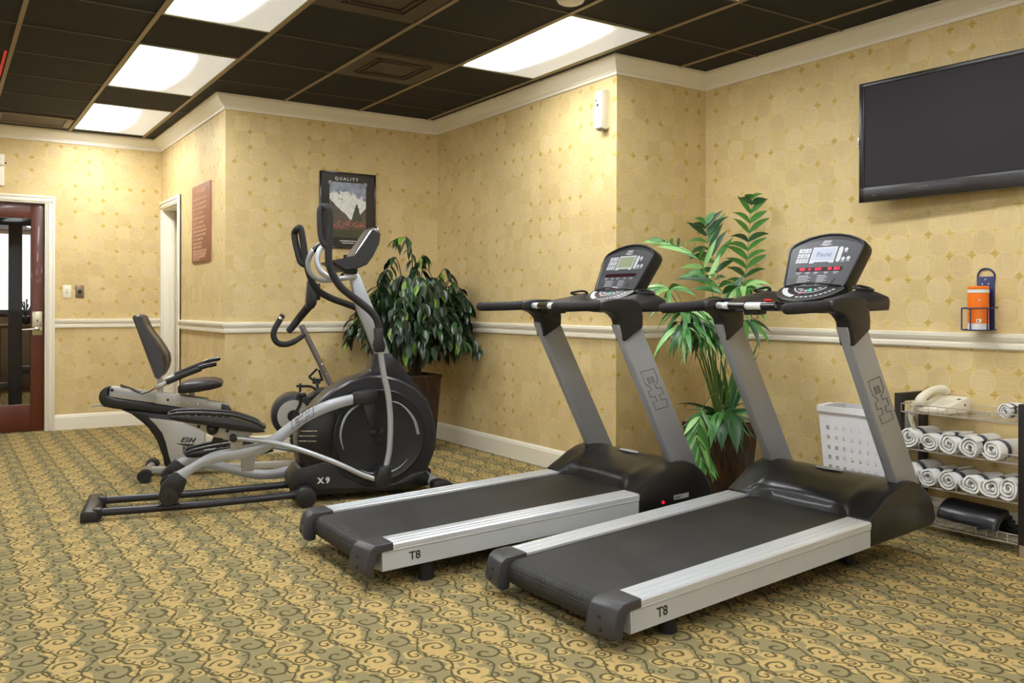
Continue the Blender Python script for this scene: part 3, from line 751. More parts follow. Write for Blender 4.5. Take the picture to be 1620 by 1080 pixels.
# ------------------------------------------------------------------ elliptical trainer (x along the machine, y to the far side)
EL = thing('elliptical_trainer', 'charcoal and silver elliptical cross trainer with tall curved handles', 'elliptical trainer', (.66, 5.206, 0), math.radians(-12.5))
b = MB()
b.prism([(.0, 0), (.085, 0), (.085, .040), (.068, .058), (.02, .060), (.0, .050)], -.205, .275)
b.build('rear_foot', PLAS, EL, bevel=.006)
for s in (-1, 1):
    MB().box(.055, .10, s * .155 - .03 + .0, s * .155 + .03, .012, .064).build('rail_socket', BLK, EL, bevel=.004)
    MB().tube([(.06, s * .155, .039), (.60, s * .155, .043), (1.16, s * .155, .062)], .0205, 16).build('rail', DARKM, EL, ang=60)
MB().cyl((1.142, -.235, .058), (1.142, .235, .058), .034, 18).build('middle_stabilizer', SILV, EL)
for s in (-1, 1):
    e = MB().cyl((1.142, s * .165, .057), (1.142, s * .255, .057), .056, 24).build('stabilizer_cap', PLAS, EL, bevel=.006)
    MB().box(1.132, 1.146, s * .2552 - .001, s * .2552 + .001, .035, .065).build('slot', BLKG, e)
    MB().cyl((1.075, s * .155, .061), (1.105, s * .155, .061), .026, 16).build('rail_collar', DARKM, EL)
MB().cyl((1.90, -.27, .075), (1.90, .27, .075), .032, 18).build('front_stabilizer', SILV, EL)
for s in (-1, 1):
    MB().prism([(1.86, .0), (1.985, .0), (1.985, .085), (1.96, .10), (1.90, .112), (1.86, .10)], s * .20, s * .29).build('front_foot', PLAS, EL, bevel=.012)
# shell
outl = [(1.225, .046), (1.82, .046), (1.872, .13), (1.915, .24), (1.932, .33), (1.926, .41), (1.907, .481), (1.876, .562), (1.80, .640), (1.70, .695), (1.60, .722), (1.50, .722), (1.40, .695), (1.30, .640), (1.22, .570), (1.165, .50), (1.125, .44), (1.108, .37), (1.118, .28), (1.14, .20)]
cx, cz = 1.55, .37
rg = []
for y, k in ((-.118, .955), (-.108, .985), (-.085, 1.0), (.085, 1.0), (.108, .985), (.118, .955)):
    rg.append([(cx + (x - cx) * k, y, max(.04, cz + (z - cz) * k)) for x, z in outl])
shell = MB().loft(rg).build('flywheel_housing', GUN, EL, ang=30)
# dark lower skirt with model lettering
base = [(1.061, .109), (1.069, .152), (1.116, .205), (1.155, .211), (1.258, .232), (1.314, .209), (1.37, .14), (1.476, .084), (1.559, .066), (1.685, .086), (1.778, .134), (1.856, .142), (1.882, .115), (1.875, .053), (1.727, .040), (1.559, .040), (1.195, .040), (1.085, .050), (1.065, .085)]
sk = MB().prism(base, -.132, .132).build('lower_skirt', BLK, EL, bevel=.008)
MB().text('X 9', .046, (1.253, -.1326, .124), (1, 0, 0), (0, 0, 1), .0020).build('model_lettering', WHT, sk, flat=True, fix=False)
# side body left of the disc with three silver slots
sb = MB().prism([(1.118, .225), (1.108, .37), (1.125, .43), (1.20, .52), (1.30, .56), (1.33, .50), (1.30, .38), (1.31, .26), (1.27, .225)], -.124, .124).build('side_panel', BLK, EL, bevel=.006)
for (x0, z0, x1, z1) in ((1.125, .413, 1.214, .411), (1.115, .386, 1.212, .383), (1.113, .357, 1.212, .353)):
    MB().tube([(x0, -.126, z0), (x0 + .004, -.127, z0 + .0005), (x1, -.127, z1)], [.002, .0048, .0042], 8).build('silver_slot', CHR, sb)
# round crank cover
for s in (-1, 1):
    dc = MB().lathe([(.001, s * .126), (.262, s * .126), (.268, s * .132), (.27, s * .138), (.263, s * .142), (.255, s * .139), (.06, s * .144), (.001, s * .144)], (1.578, 0, .370), 'y', 56).build('crank_disc', BLK, EL, ang=30)
    if s < 0:
        b = MB()
        for pts, w in (([(1.642, .567), (1.697, .548), (1.748, .501), (1.786, .441), (1.806, .365)], [.002, .004, .0065, .009, .010]),
                       ([(1.456, .557), (1.399, .515), (1.363, .459), (1.347, .387), (1.355, .33), (1.367, .293)], [.006, .008, .008, .006, .004, .001]),
                       ([(1.465, .174), (1.506, .155), (1.556, .147), (1.639, .152), (1.698, .179), (1.744, .222)], [.001, .003, .005, .005, .003, .001])):
            MB().tube([(x, -.1415, z) for x, z in pts], w, 8, 4, flat=1.0).build('silver_arc', SILV, dc)
        b = MB()
        for k in range(3):
            a = 2 * PI * k / 3 + .4
            b.tube([(1.562 + .02 * math.cos(a), -.146, .372 + .02 * math.sin(a)), (1.562 + .052 * math.cos(a + .3), -.146, .372 + .052 * math.sin(a + .3))], [.022, .012], 10, flat=.4)
        b.build('hub', RUB, dc)
        MB().prism([(1.47, .56), (1.545, .565), (1.58, .40), (1.54, .34)], -.150, -.143).build('crank', BLK, dc, bevel=.002)
MB().prism([(1.655, .842), (1.700, .790), (1.886, .556), (1.915, .500), (1.82, .60), (1.70, .68), (1.60, .705), (1.50, .715), (1.40, .690), (1.42, .700), (1.493, .722), (1.535, .745), (1.551, .775), (1.560, .842)], -.078, .078).build('mast_shroud', GUN, EL, bevel=.012)
MB().prism([(1.405, 1.352), (1.462, 1.352), (1.575, 1.081), (1.662, .830), (1.570, .830), (1.465, 1.106)], -.030, .030).build('mast', SILV, EL, bevel=.008)
MB().tube([(1.575, -.0, .79), (1.50, .02, 1.02), (1.49, .02, 1.06)], .006, 6, 4).build('cable', BLK, EL)
# console
rg = []
co_ = [(1.266, 1.380), (1.373, 1.402), (1.417, 1.412), (1.47, 1.49), (1.534, 1.585), (1.553, 1.580), (1.577, 1.551), (1.571, 1.494), (1.530, 1.41), (1.498, 1.366), (1.44, 1.340), (1.361, 1.325), (1.320, 1.350)]
for y, k in ((-.165, .90), (-.155, .97), (-.13, 1.0), (.13, 1.0), (.155, .97), (.165, .90)):
    rg.append([(1.45 + (x - 1.45) * k, y, 1.43 + (z - 1.43) * k) for x, z in co_])
cn = MB().loft(rg).build('console', BLK, EL, ang=35)
MB().add([(1.419, -.12, 1.4185), (1.419, .12, 1.4185), (1.530, .11, 1.586), (1.530, -.11, 1.586)], [(0, 1, 2, 3)]).build('fascia', PANEL, cn, flat=True, fix=False)
MB().tube([(1.430, -.150, 1.428), (1.480, -.152, 1.502), (1.535, -.150, 1.583), (1.560, -.150, 1.572)], .004, 6, 3).build('silver_edge', CHR, cn)
MB().cyl((1.385, -.06, 1.405), (1.385, -.06, 1.425), .010, 10).build('bottle_ring_stub', BLK, cn)
MB().box(1.385, 1.46, -.05, .05, 1.315, 1.345).build('console_bracket', BLK, EL, bevel=.004)
MB().ball((1.375, -.02, 1.308), .010).build('bolt', BLK, EL)
for s in (-1, 1):
    pts = [(1.447, s * .02, 1.300), (1.425, s * .10, 1.297), (1.36, s * .185, 1.285), (1.280, s * .205, 1.284), (1.222, s * .20, 1.325), (1.204, s * .19, 1.380), (1.216, s * .175, 1.432), (1.238, s * .165, 1.462)]
    fb = MB().tube(pts, .0155, 12, 4).build('fixed_handlebar', SILV, EL, ang=60)
    MB().tube([(1.236, s * .166, 1.460), (1.262, s * .155, 1.488), (1.295, s * .14, 1.512)], [.0168, .0168, .015], 12, 2).build('pulse_grip', BLKG, fb)
    MB().tube([(1.231, s * .168, 1.456), (1.236, s * .166, 1.461)], .0172, 12).build('grip_ring', CHR, fb)
# swinging levers
def lever(y, low, path, loop, dy, dx=0.0):
    lv = MB().tube([(x, y, z) for x, z in path], [.021] * len(path), 14, 4).build('swing_handle', FOAM, EL, ang=60)
    n = len(loop)
    b = MB().tube([(x, y + dy * math.sin(PI * k / (n - 1)) * (1 if k > n * .45 else .2), z) for k, (x, z) in enumerate(loop)], [.022] + [.0205] * (n - 2) + [.017], 14, 4)
    b.build('hand_loop', FOAM, lv, ang=60)
    if low:
        MB().tube([(x, y, z) for x, z in low], .0165, 14, 5).build('lower_lever', SILV, EL, ang=60)
        MB().prism([(q[0] + dx, q[1]) for q in ((1.512, .865), (1.565, .865), (1.572, .905), (1.560, .935), (1.556, 1.005), (1.508, 1.000), (1.512, .940), (1.503, .905))], y - .028, y + .028).build('lever_clamp', PLAS, EL, bevel=.008)
    return lv
lever(-.29, [(1.578, .20), (1.597, .29), (1.603, .372), (1.604, .492), (1.590, .628), (1.566, .733), (1.545, .870)],
      [(1.536, .99), (1.531, 1.030), (1.515, 1.066), (1.480, 1.105), (1.417, 1.155), (1.365, 1.194), (1.318, 1.235), (1.275, 1.303), (1.256, 1.361), (1.252, 1.419), (1.254, 1.465)],
      [(1.254, 1.45), (1.258, 1.49), (1.261, 1.56), (1.260, 1.63), (1.250, 1.672), (1.232, 1.682), (1.216, 1.662), (1.214, 1.60), (1.216, 1.53), (1.228, 1.478), (1.246, 1.458)], .05)
lever(.29, [(1.66, .12), (1.69, .30), (1.68, .50), (1.665, .70), (1.645, .80), (1.635, .90)],
      [(1.632, .99), (1.622, 1.035), (1.575, 1.085), (1.510, 1.118), (1.438, 1.144), (1.346, 1.179), (1.268, 1.231), (1.228, 1.315), (1.210, 1.387)],
      [(1.210, 1.380), (1.198, 1.451), (1.184, 1.549), (1.173, 1.600), (1.157, 1.600), (1.142, 1.575), (1.147, 1.520), (1.160, 1.457), (1.177, 1.395), (1.202, 1.376)], .05, .097)
MB().prism([(1.538, .216), (1.600, .224), (1.608, .172), (1.600, .115), (1.575, .104), (1.515, .106), (1.509, .154)], -.325, -.262).build('lever_joint', PLAS, EL, bevel=.008)
MB().prism([(1.63, .19), (1.69, .19), (1.70, .12), (1.68, .085), (1.62, .09)], .262, .318).build('lever_joint', PLAS, EL, bevel=.008)
MB().cyl((1.545, -.262, .150), (1.545, -.15, .150), .014, 12).build('joint_pin', CHR, EL)
# pedal arms
atop = [(.463, .236), (.531, .271), (.602, .311), (.667, .334), (.74, .345), (.869, .367), (.956, .404), (1.035, .462), (1.115, .516), (1.212, .569), (1.30, .600), (1.413, .622)]
abot = [(.512, .193), (.548, .226), (.62, .262), (.71, .280), (.82, .288), (.919, .314), (1.02, .374), (1.09, .432), (1.147, .472), (1.23, .512), (1.33, .545), (1.413, .566)]
def smooth2(a, n=4):
    out = []
    P = [Vector((x, z)) for x, z in a]
    for i in range(len(P) - 1):
        p0, p1, p2, p3 = P[max(i - 1, 0)], P[i], P[i + 1], P[min(i + 2, len(P) - 1)]
        for k in range(n):
            t = k / n; q = 0.5 * ((2 * p1) + (p2 - p0) * t + (2 * p0 - 5 * p1 + 4 * p2 - p3) * t * t + (3 * p1 - p0 - 3 * p2 + p3) * t ** 3)
            out.append((q.x, q.y))
    return out + [tuple(P[-1])]
def bar(top, bot, y0, y1):
    T_, B_ = smooth2(top), smooth2(bot); rg = []
    for (x0, z0), (x1, z1) in zip(T_, B_):
        e = .22; m = lambda t: (x0 + (x1 - x0) * t, z0 + (z1 - z0) * t)
        a, b_, c, d = m(0), m(e), m(1 - e), m(1); yi = .008
        rg.append([(a[0], y0 + yi, a[1]), (a[0], y1 - yi, a[1]), (b_[0], y1, b_[1]), (c[0], y1, c[1]), (d[0], y1 - yi, d[1]), (d[0], y0 + yi, d[1]), (c[0], y0, c[1]), (b_[0], y0, b_[1])])
    return MB().loft(rg)
arm = bar(atop, abot, -.215, -.175).build('pedal_arm', SILV, EL, ang=50)
b = MB(); bh_outline(b, (1.066, -.2160, .440), (.86, 0, .51), (-.36, 0, .93), .052, .0016); b.build('logo_outline', INK, arm, fix=False)
farm = bar([(.463, .236), (.53, .262), (.60, .258), (.663, .232), (.728, .205), (.82, .175), (.90, .156), (.995, .147), (1.097, .162), (1.20, .190), (1.32, .21)],
           [(.512, .193), (.55, .205), (.60, .195), (.663, .170), (.728, .150), (.82, .122), (.88, .104), (.97, .092), (1.097, .100), (1.20, .125), (1.32, .145)], .175, .215).build('pedal_arm', SILV, EL, ang=50)
MB().prism([(1.405, .629), (1.46, .640), (1.51, .647), (1.543, .637), (1.551, .604), (1.535, .568), (1.494, .562), (1.405, .562)], -.222, -.150).build('arm_joint', PLAS, EL, bevel=.010)
MB().prism([(1.31, .215), (1.60, .20), (1.64, .17), (1.60, .11), (1.31, .13)], .150, .222).build('arm_joint', PLAS, EL, bevel=.010)
for s, jx in ((-1, 1.51), (1, 1.60)):
    MB().cyl((jx, s * .143, .60 if s < 0 else .16), (jx, s * .16, .60 if s < 0 else .16), .02, 12).build('joint_boss', BLK, EL)
    MB().prism([(.385, .171), (.414, .200), (.455, .238), (.470, .236), (.518, .190), (.503, .146), (.483, .112), (.428, .094), (.381, .133)], s * .167, s * .222).build('roller_bracket', PLAS, EL, bevel=.005)
    w = MB().lathe([(.001, s * .125), (.047, s * .125), (.052, s * .130), (.052, s * .215), (.047, s * .226), (.001, s * .229)], (.428, 0, .1125), 'y', 32).build('roller', PLAS, EL, ang=40)
    MB().box(.423, .429, s * .2292 - .0008, s * .2292 + .0008, .095, .128).build('slot', BLKG, w)
# foot plates
ped = [(.427, .548), (.433, .556), (.440, .550), (.503, .545), (.613, .538), (.731, .524), (.80, .504), (.870, .478), (.895, .470), (.914, .442), (.865, .441), (.745, .460), (.6, .495), (.471, .519), (.433, .534)]
def pedal(dx, dz, y0, y1, name, tilt):
    mtx = Matrix.Translation((dx, 0, dz)) @ Matrix.Translation((.65, 0, .5)) @ Matrix.Rotation(tilt, 4, 'Y') @ Matrix.Translation((-.65, 0, -.5))
    p = MB().prism(ped, y0, y1).xf(mtx).build(name, BLK, EL, bevel=.006, seg=3)
    b = MB()
    for y in (y0 + .006, y1 - .006):
        b.tube([(.430, y, .553), (.47, y, .560), (.56, y, .560), (.66, y, .552), (.75, y, .540), (.82, y, .516), (.88, y, .490), (.908, y, .462)], [.006, .009, .010, .010, .010, .010, .009, .006], 8, 3)
    b.tube([(.908, y0 + .006, .466), (.912, (y0 + y1) / 2, .474), (.908, y1 - .006, .466)], .009, 8, 3)
    b.tube([(.430, y0 + .006, .553), (.424, (y0 + y1) / 2, .553), (.430, y1 - .006, .553)], .006, 8, 3)
    b.xf(mtx).build('rim', PLAS, p, ang=60)
    b = MB()
    for k in range(8):
        for j in range(3): b.box(.46 + k * .035, .484 + k * .035, y0 + .03 + j * .045, y0 + .055 + j * .045, .552 - k * .0035, .5565 - k * .0035)
    b.xf(mtx).build('tread', RUB, p)
    return p
pedal(0, 0, -.31, -.155, 'foot_plate', 0)
pedal(.085, -.235, .155, .31, 'foot_plate', -.20)
MB().prism([(.484, .507), (.601, .495), (.747, .457), (.872, .440), (.801, .380), (.801, .345), (.741, .340), (.736, .391), (.694, .407), (.654, .416), (.562, .469)], -.222, -.170).build('pedal_bracket', PALE, EL, bevel=.005)
MB().prism([(.60, .29), (.95, .30), (.90, .23), (.89, .15), (.82, .15), (.82, .22), (.70, .25)], .170, .222).build('pedal_bracket', PALE, EL, bevel=.005)
MB().prism([(.661, .440), (.694, .424), (.705, .395), (.640, .385)], -.215, -.18).build('adjust_lever', BLK, EL, bevel=.004)
b = MB().ball((.645, -.245, .464), .033, 20); b.build('adjust_knob', BLK, EL)
for x, z in ((.575, .478), (.722, .447)): MB().cyl((x, -.2225, z), (x, -.2275, z), .009, 12).build('bolt', INK, EL)
MB().tube([(.755, -.272, .414), (.85, -.275, .399), (.95, -.275, .380), (1.075, -.278, .342), (1.203, -.280, .291), (1.33, -.285, .234), (1.44, -.288, .176), (1.53, -.29, .140)], [.013, .0135, .014, .0145, .0145, .0145, .0145, .014], 14, 3).build('connecting_tube', SILV, EL, ang=60)
MB().cyl((.750, -.222, .412), (.750, -.292, .412), .019, 18).build('tube_pivot', BLK, EL, bevel=.003)
MB().tube([(.80, .272, .300), (.93, .275, .285), (1.05, .278, .262), (1.20, .28, .225), (1.40, .285, .165), (1.64, .29, .130)], .0145, 12, 3).build('connecting_tube', SILV, EL, ang=60)
MB().cyl((.80, .222, .300), (.80, .29, .300), .019, 18).build('tube_pivot', BLK, EL, bevel=.003)

# ------------------------------------------------------------------ recumbent bike
BK = thing('exercise_bike', 'silver and black recumbent exercise bike with padded seat and backrest, behind the elliptical', 'exercise bike', (1.17, 6.17, 0), math.radians(-17))
for xx, nm_ in ((0.0, 'rear_stabilizer'), (1.12, 'front_stabilizer')):
    MB().cyl((xx, -.19, .040), (xx, .19, .040), .026, 16).build(nm_, PALE, BK)
    for s in (-1, 1):
        b = MB().tube([(xx, s * .15, .042), (xx, s * .20, .042), (xx, s * .25, .040), (xx, s * .262, .040)], [.031, .035, .038, .034], 20, flat=1.15)
        b.build('foot_cap', RUB, BK, ang=50)
MB().box(.01, 1.12, -.028, .028, .018, .058).build('floor_beam', PALE, BK, bevel=.004)
for y in (-.08, .07): MB().cyl((0, y, .066), (0, y, .074), .007, 8).build('bolt', CHR, BK)
rim = [(-.235, .600), (-.262, .595), (-.290, .565), (-.300, .530), (-.288, .490), (-.262, .468), (-.21, .455), (-.053, .433), (.137, .402), (.24, .385), (.40, .355), (.50, .345), (.52, .38), (.48, .42), (.357, .430), (.052, .478), (-.20, .520), (-.243, .540)]
MB().prism(rim, -.052, .052).build('seat_rail_cover', BLK, BK, bevel=.012, seg=3)
MB().prism([(-.240, .532), (-.225, .598), (.137, .540), (.45, .475), (.50, .462), (.47, .408), (.30, .435), (.05, .480)], -.040, .040).build('seat_rail', PALE, BK, bevel=.005)
b = MB(); b.prism([(-.235, .552), (-.23, .580), (.12, .526), (.12, .498)], -.0425, -.0395); b.build('rail_groove', SILV, BK)
MB().prism([(.455, .470), (.49, .462), (.520, .425), (.520, .395), (.45, .405)], -.044, .044).build('rail_end_cap', BLK, BK, bevel=.008)
MB().cyl((-.218, -.0435, .575), (-.218, -.047, .575), .010, 12).build('rail_bolt', BLK, BK)
MB().prism([(.043, .482), (.050, .545), (.197, .533), (.372, .500), (.350, .425)], -.060, .060).build('seat_carriage', PALE, BK, bevel=.004)
for x, z in ((.075, .510), (.122, .505), (.19, .487), (.25, .480), (.31, .472)): MB().cyl((x, -.0605, z), (x, -.065, z), .0085, 10).build('bolt', CHR if x not in (.122,) else INK, BK)
# body with black edge
pan = [(-.161, .448), (-.10, .420), (-.041, .370), (.0, .330), (.029, .285), (.055, .240), (.075, .180), (.092, .134), (.100, .080), (.125, .050), (.30, .048), (.36, .048), (.34, .20), (.36, .36), (.20, .395), (.02, .425)]
MB().prism(pan, -.075, .075).build('body_frame', BLK, BK, bevel=.010)
pin = [(.007, .392), (.050, .345), (.089, .290), (.112, .225), (.128, .150), (.142, .100), (.162, .080), (.36, .076), (.352, .20), (.352, .330), (.20, .362)]
pn = MB().prism(pin, -.0785, .0785).build('body_panel', PALE, BK, bevel=.004)
b = MB(); bh_solid(b, (.200, -.0790, .226), (1, 0, -.10), (.1, 0, 1), .034)
b.text('R8', .040, (.236, -.0790, .184), (1, 0, 0), (0, 0, 1), .0010); b.build('logo_lettering', INK, pn, flat=True, fix=False)
MB().tube([(-.34, -.05, .468), (-.30, -.045, .480), (-.26, -.03, .472)], [.004, .006, .008], 8, 3, flat=.5).build('seat_lever', SILV, BK)
b = MB(); pts = []
for k in range(90): 
    t = k / 89; pts.append((-.17 + .13 * t + .004 * math.cos(k * 1.3), -.02 - .02 * t + .010 * math.cos(k * 1.3), .602 - .050 * t + .010 * math.sin(k * 1.3)))
b.tube(pts, .0022, 5); b.build('coiled_cord', BLK, BK)
MB().tube([(-.04, -.045, .545), (.02, -.12, .570), (.08, -.22, .610)], .004, 6, 4).build('pulse_cable', BLK, BK)
# seat
def cushion(rings, name, mat, parent): return MB().loft(rings).build(name, mat, parent, ang=60)
rg = []
for x, hw, z0, z1 in ((.190, .15, .552, .604), (.196, .18, .546, .614), (.235, .195, .546, .632), (.32, .205, .556, .644), (.40, .190, .568, .646), (.448, .16, .580, .632), (.462, .13, .588, .616)):
    ring = []
    for k in range(20):
        a = 2 * PI * k / 20; c, s_ = math.cos(a), math.sin(a)
        ring.append((x + .01 * c * 0, hw * (abs(c) ** .5) * (1 if c > 0 else -1), (z0 + z1) / 2 + (z1 - z0) / 2 * (abs(s_) ** .6) * (1 if s_ > 0 else -1) - (.012 * (1 - abs(c)) if s_ > 0 else 0)))
    rg.append(ring)
VIN = M('black vinyl upholstery', (40, 36, 38), .40, var=.08, nscale=20, bump=.15, bscale=200)
VING = M('worn grey vinyl', (96, 88, 78), .5, var=.12)
cushion(rg, 'seat', VIN, BK)
MB().cyl((.265, 0, .50), (.268, 0, .560), .018, 12).build('seat_post', PALE, BK)
# backrest : thick shaped pad
bp = [(-.100, 1.046), (-.092, 1.062), (-.060, 1.069), (-.038, 1.058), (-.012, .990), (.018, .940), (.051, .897), (.085, .845), (.107, .800), (.113, .754), (.100, .705), (.078, .668), (.056, .648), (.038, .655), (-.030, .850)]
rg = []
for i in range(13):
    t = -1 + 2 * i / 12; e = abs(t); ring = []
    kx = 1 - (.32 if i in (0, 12) else .10 if i in (1, 11) else 0)
    for x, z in bp:
        f = (z - .65) / .42; wid = .205 - .10 * max(0, f - .35) ** 1.2 - .05 * max(0, .12 - f)
        bx = -.10 + (1.046 - z) * .36
        ring.append((bx + (x - bx) * kx + .030 * e * e, t * wid, .855 + (z - .855) * (1 - (.03 if i in (0, 12) else 0)) - .015 * e * e * max(0, f - .6)))
    rg.append(ring)
bkx = MB().loft(rg).build('backrest', VIN, BK, ang=50)
rg = []
for k in range(4, 11):
    x, z = bp[k]; rg.append([(x + .003, y, z + .004) for y in (-.075, -.03, .03, .075)] + [(x - .004, y, z - .003) for y in (.07, -.07)])
MB().loft(rg).build('backrest_insert', VING, bkx, ang=50)
MB().prism([(.045, .700), (.075, .700), (.088, .535), (.055, .535)], -.022, .022).build('backrest_post', PALE, BK, bevel=.004)
for s in (-1, 1):
    MB().tube([(.075, s * .05, .610), (.075, s * .20, .606), (.082, s * .27, .610), (.14, s * .285, .640)], [.014, .016, .018, .015], 12, 3).build('side_handle', PALE, BK, ang=60)
    g_ = MB().tube([(.135, s * .285, .638), (.23, s * .29, .680), (.34, s * .295, .724)], [.018, .0175, .0175], 14).build('side_grip', FOAM, BK)
    MB().tube([(.325, s * .295, .724), (.36, s * .296, .736), (.432, s * .298, .752), (.436, s * .298, .753)], [.0145, .0155, .0150, .010], 14).build('pulse_sensor', BLKG, g_)
# flywheel housing and front end
wc = (.925, .378)
for s in (-1, 1):
    pass
rg = []
for y, k in ((-.105, .90), (-.10, .96), (-.08, 1.0), (.08, 1.0), (.10, .96), (.105, .90)):
    rg.append([(wc[0] + .150 * k * math.cos(2 * PI * j / 48), y, wc[1] + .150 * k * math.sin(2 * PI * j / 48)) for j in range(48)])
fw = MB().loft(rg).build('flywheel_housing', GUN, BK, ang=40)
MB().lathe([(.001, -.104), (.105, -.104), (.108, -.107), (.001, -.109)], (wc[0], 0, wc[1]), 'y', 40).build('silver_disc', PALE, fw)
MB().lathe([(.001, -.109), (.042, -.109), (.040, -.116), (.001, -.118)], (wc[0], 0, wc[1]), 'y', 28).build('hub', BLK, fw)
MB().prism([(.96, .45), (.985, .475), (1.03, .51), (1.08, .545), (1.13, .556), (1.19, .550), (1.22, .50), (1.24, .30), (1.22, .06), (.95, .06), (.90, .20), (.98, .33)], -.062, .062).build('front_housing', GUN, BK, bevel=.015)
MB().prism([(1.03, .49), (1.10, .528), (1.15, .51), (1.08, .45)], -.0635, .0635).build('housing_recess', BLK, BK)
# mast, arm, pedals
MB().tube([(1.190, 0, .55), (1.075, 0, .79), (.978, 0, .990)], .0195, 14).build('mast', MASTM, BK)
for x, z in ((1.12, .74), (1.15, .67)): MB().ball((x - .0, -.022, z - .02), .006).build('bolt', CHR, BK)
MB().tube([(wc[0], -.118, wc[1]), (wc[0], -.15, wc[1]), (.965, -.155, .46), (.972, -.16, .53)], [.012, .012, .011, .012], 10).build('crank_arm', DARKM, BK)
MB().cyl((.972, -.15, .533), (.972, -.20, .533), .017, 14).build('pedal_spindle', CHR, BK)
pp = MB().box(.945, 1.00, -.27, -.18, .522, .545).build('pedal', BLK, BK, bevel=.004)
b = MB().tube([(.940, -.19, .588), (.975, -.20, .587), (1.03, -.20, .584), (1.068, -.20, .562)], .009, 8, 3, flat=.5).tube([(.962, -.19, .54), (.965, -.19, .605)], .008, 8)
b.build('toe_strap', RUB, pp)
pp = MB().box(1.065, 1.12, .15, .24, .57, .592).build('pedal', BLK, BK, bevel=.004)
MB().tube([(1.040, .16, .618), (1.062, .16, .602), (1.12, .16, .596), (1.135, .16, .59), (1.11, .16, .665), (1.095, .16, .675), (1.040, .16, .618)], .008, 8).build('toe_strap', RUB, pp)
MB().tube([(1.10, .07, .50), (1.10, .14, .53), (1.095, .15, .58)], .011, 8).build('crank_arm', DARKM, BK)
MB().tube([(1.065, .0, .63), (1.075, -.01, .612)], .004, 6).build('cable_stub', BLK, BK)
# console of the bike
cb = MB()
cb.prism([(1.010, 1.110), (1.055, 1.105), (1.075, 1.135), (1.080, 1.165), (1.070, 1.270), (1.026, 1.302), (1.018, 1.30), (1.006, 1.151)], -.085, .085)
cc = cb.build('console', BLK, BK, bevel=.008)
MB().prism([(1.020, 1.295), (1.050, 1.285), (1.055, 1.16), (1.040, 1.145), (1.008, 1.150)], -.078, -.074).build('console_side', GUN, cc, bevel=.001)
MB().box(1.068, 1.105, -.05, .05, 1.165, 1.28).build('console_back', BLK, cc, bevel=.008)
for s in (-1,):
    J = [(.990, s * .02, .925), (.985, s * .12, .922), (.920, s * .20, .885), (.862, s * .205, .868), (.812, s * .205, .882), (.790, s * .205, .925), (.798, s * .205, .972), (.824, s * .20, 1.020), (.836, s * .20, 1.040)]
    jb = MB().tube(J, [.014, .016] + [.0195] * 7, 14, 4).build('curved_handlebar', FOAM, BK, ang=60)
    MB().tube([(.833, s * .20, 1.036), (.840, s * .20, 1.048)], .0205, 14).build('grip_ring', CHR, jb)
    MB().tube([(.840, s * .20, 1.048), (.849, s * .20, 1.064), (.851, s * .20, 1.067)], [.019, .0175, .010], 14).build('grip_end', BLK, jb)
MB().tube([(1.050, .03, 1.150), (1.030, .05, 1.120), (.965, .10, 1.035)], [.030, .030, .027], 14).build('console_arm', DARKM, BK)
fg = MB().tube([(.975, .095, 1.048), (.935, .10, .995), (.897, .10, .946), (.892, .10, .940)], [.026, .0255, .0225, .012], 14).build('straight_grip', FOAM, BK)
# ------------------------------------------------------------------ things on the right wall
tv = thing('television', 'large black flat screen television mounted on the right wall', 'television', (4.245, 2.46, 2.02), math.radians(3.4))
W0, W1, Z0, Z1 = -.56, .522, -.325, .322
MB().box(0, .045, W0, W1, Z0, Z1).build('housing', BLKG, tv, bevel=.006)
f = MB()
f.box(-.006, .004, W0, W1, Z1 - .024, Z1); f.box(-.006, .004, W0, W1, Z0, Z0 + .078); f.box(-.006, .004, W1 - .030, W1, Z0, Z1); f.box(-.006, .004, W0, W0 + .030, Z0, Z1)
f.build('bezel', M('brown black bezel', (30, 25, 24), .30, var=.05), tv, bevel=.003)
SCR = M('dark grey switched off screen', (42, 38, 41), .55, var=.01, spec=.2)
MB().box(-.001, .002, W0 + .03, W1 - .03, Z0 + .078, Z1 - .024).build('screen', SCR, tv, flat=True)
TVG = M('grey bezel print', (88, 82, 78), .4)
b = MB()
pts = []
for k in range(40):
    a = 2 * PI * k / 40; pts.append((-.0066, .17 + .20 * math.cos(a) * (1 - .0), Z0 + .040 + .020 * math.sin(a) * abs(math.cos(a)) ** .6 * (1 if math.cos(a) > 0 else -1)))
b.tube(pts, .0008, 4, closed=True)
b.build('touch_marking', TVG, tv)
b = MB()
for k in range(6): b.box(-.0068, -.0062, .19 - k * .011, .197 - k * .011, Z0 + .050, Z0 + .057)
b.box(-.0068, -.0062, .425, .44, Z0 + .030, Z0 + .036)
b.build('maker_lettering', TVG, tv)
MB().box(-.012, .008, W1 - .002, W1 + .003, -.03, .03).build('side_badge', CHR, tv, bevel=.002)
MB().box(.045, .104, -.06, .06, -.15, .15).build('wall_bracket', BLK, tv, bevel=.004)

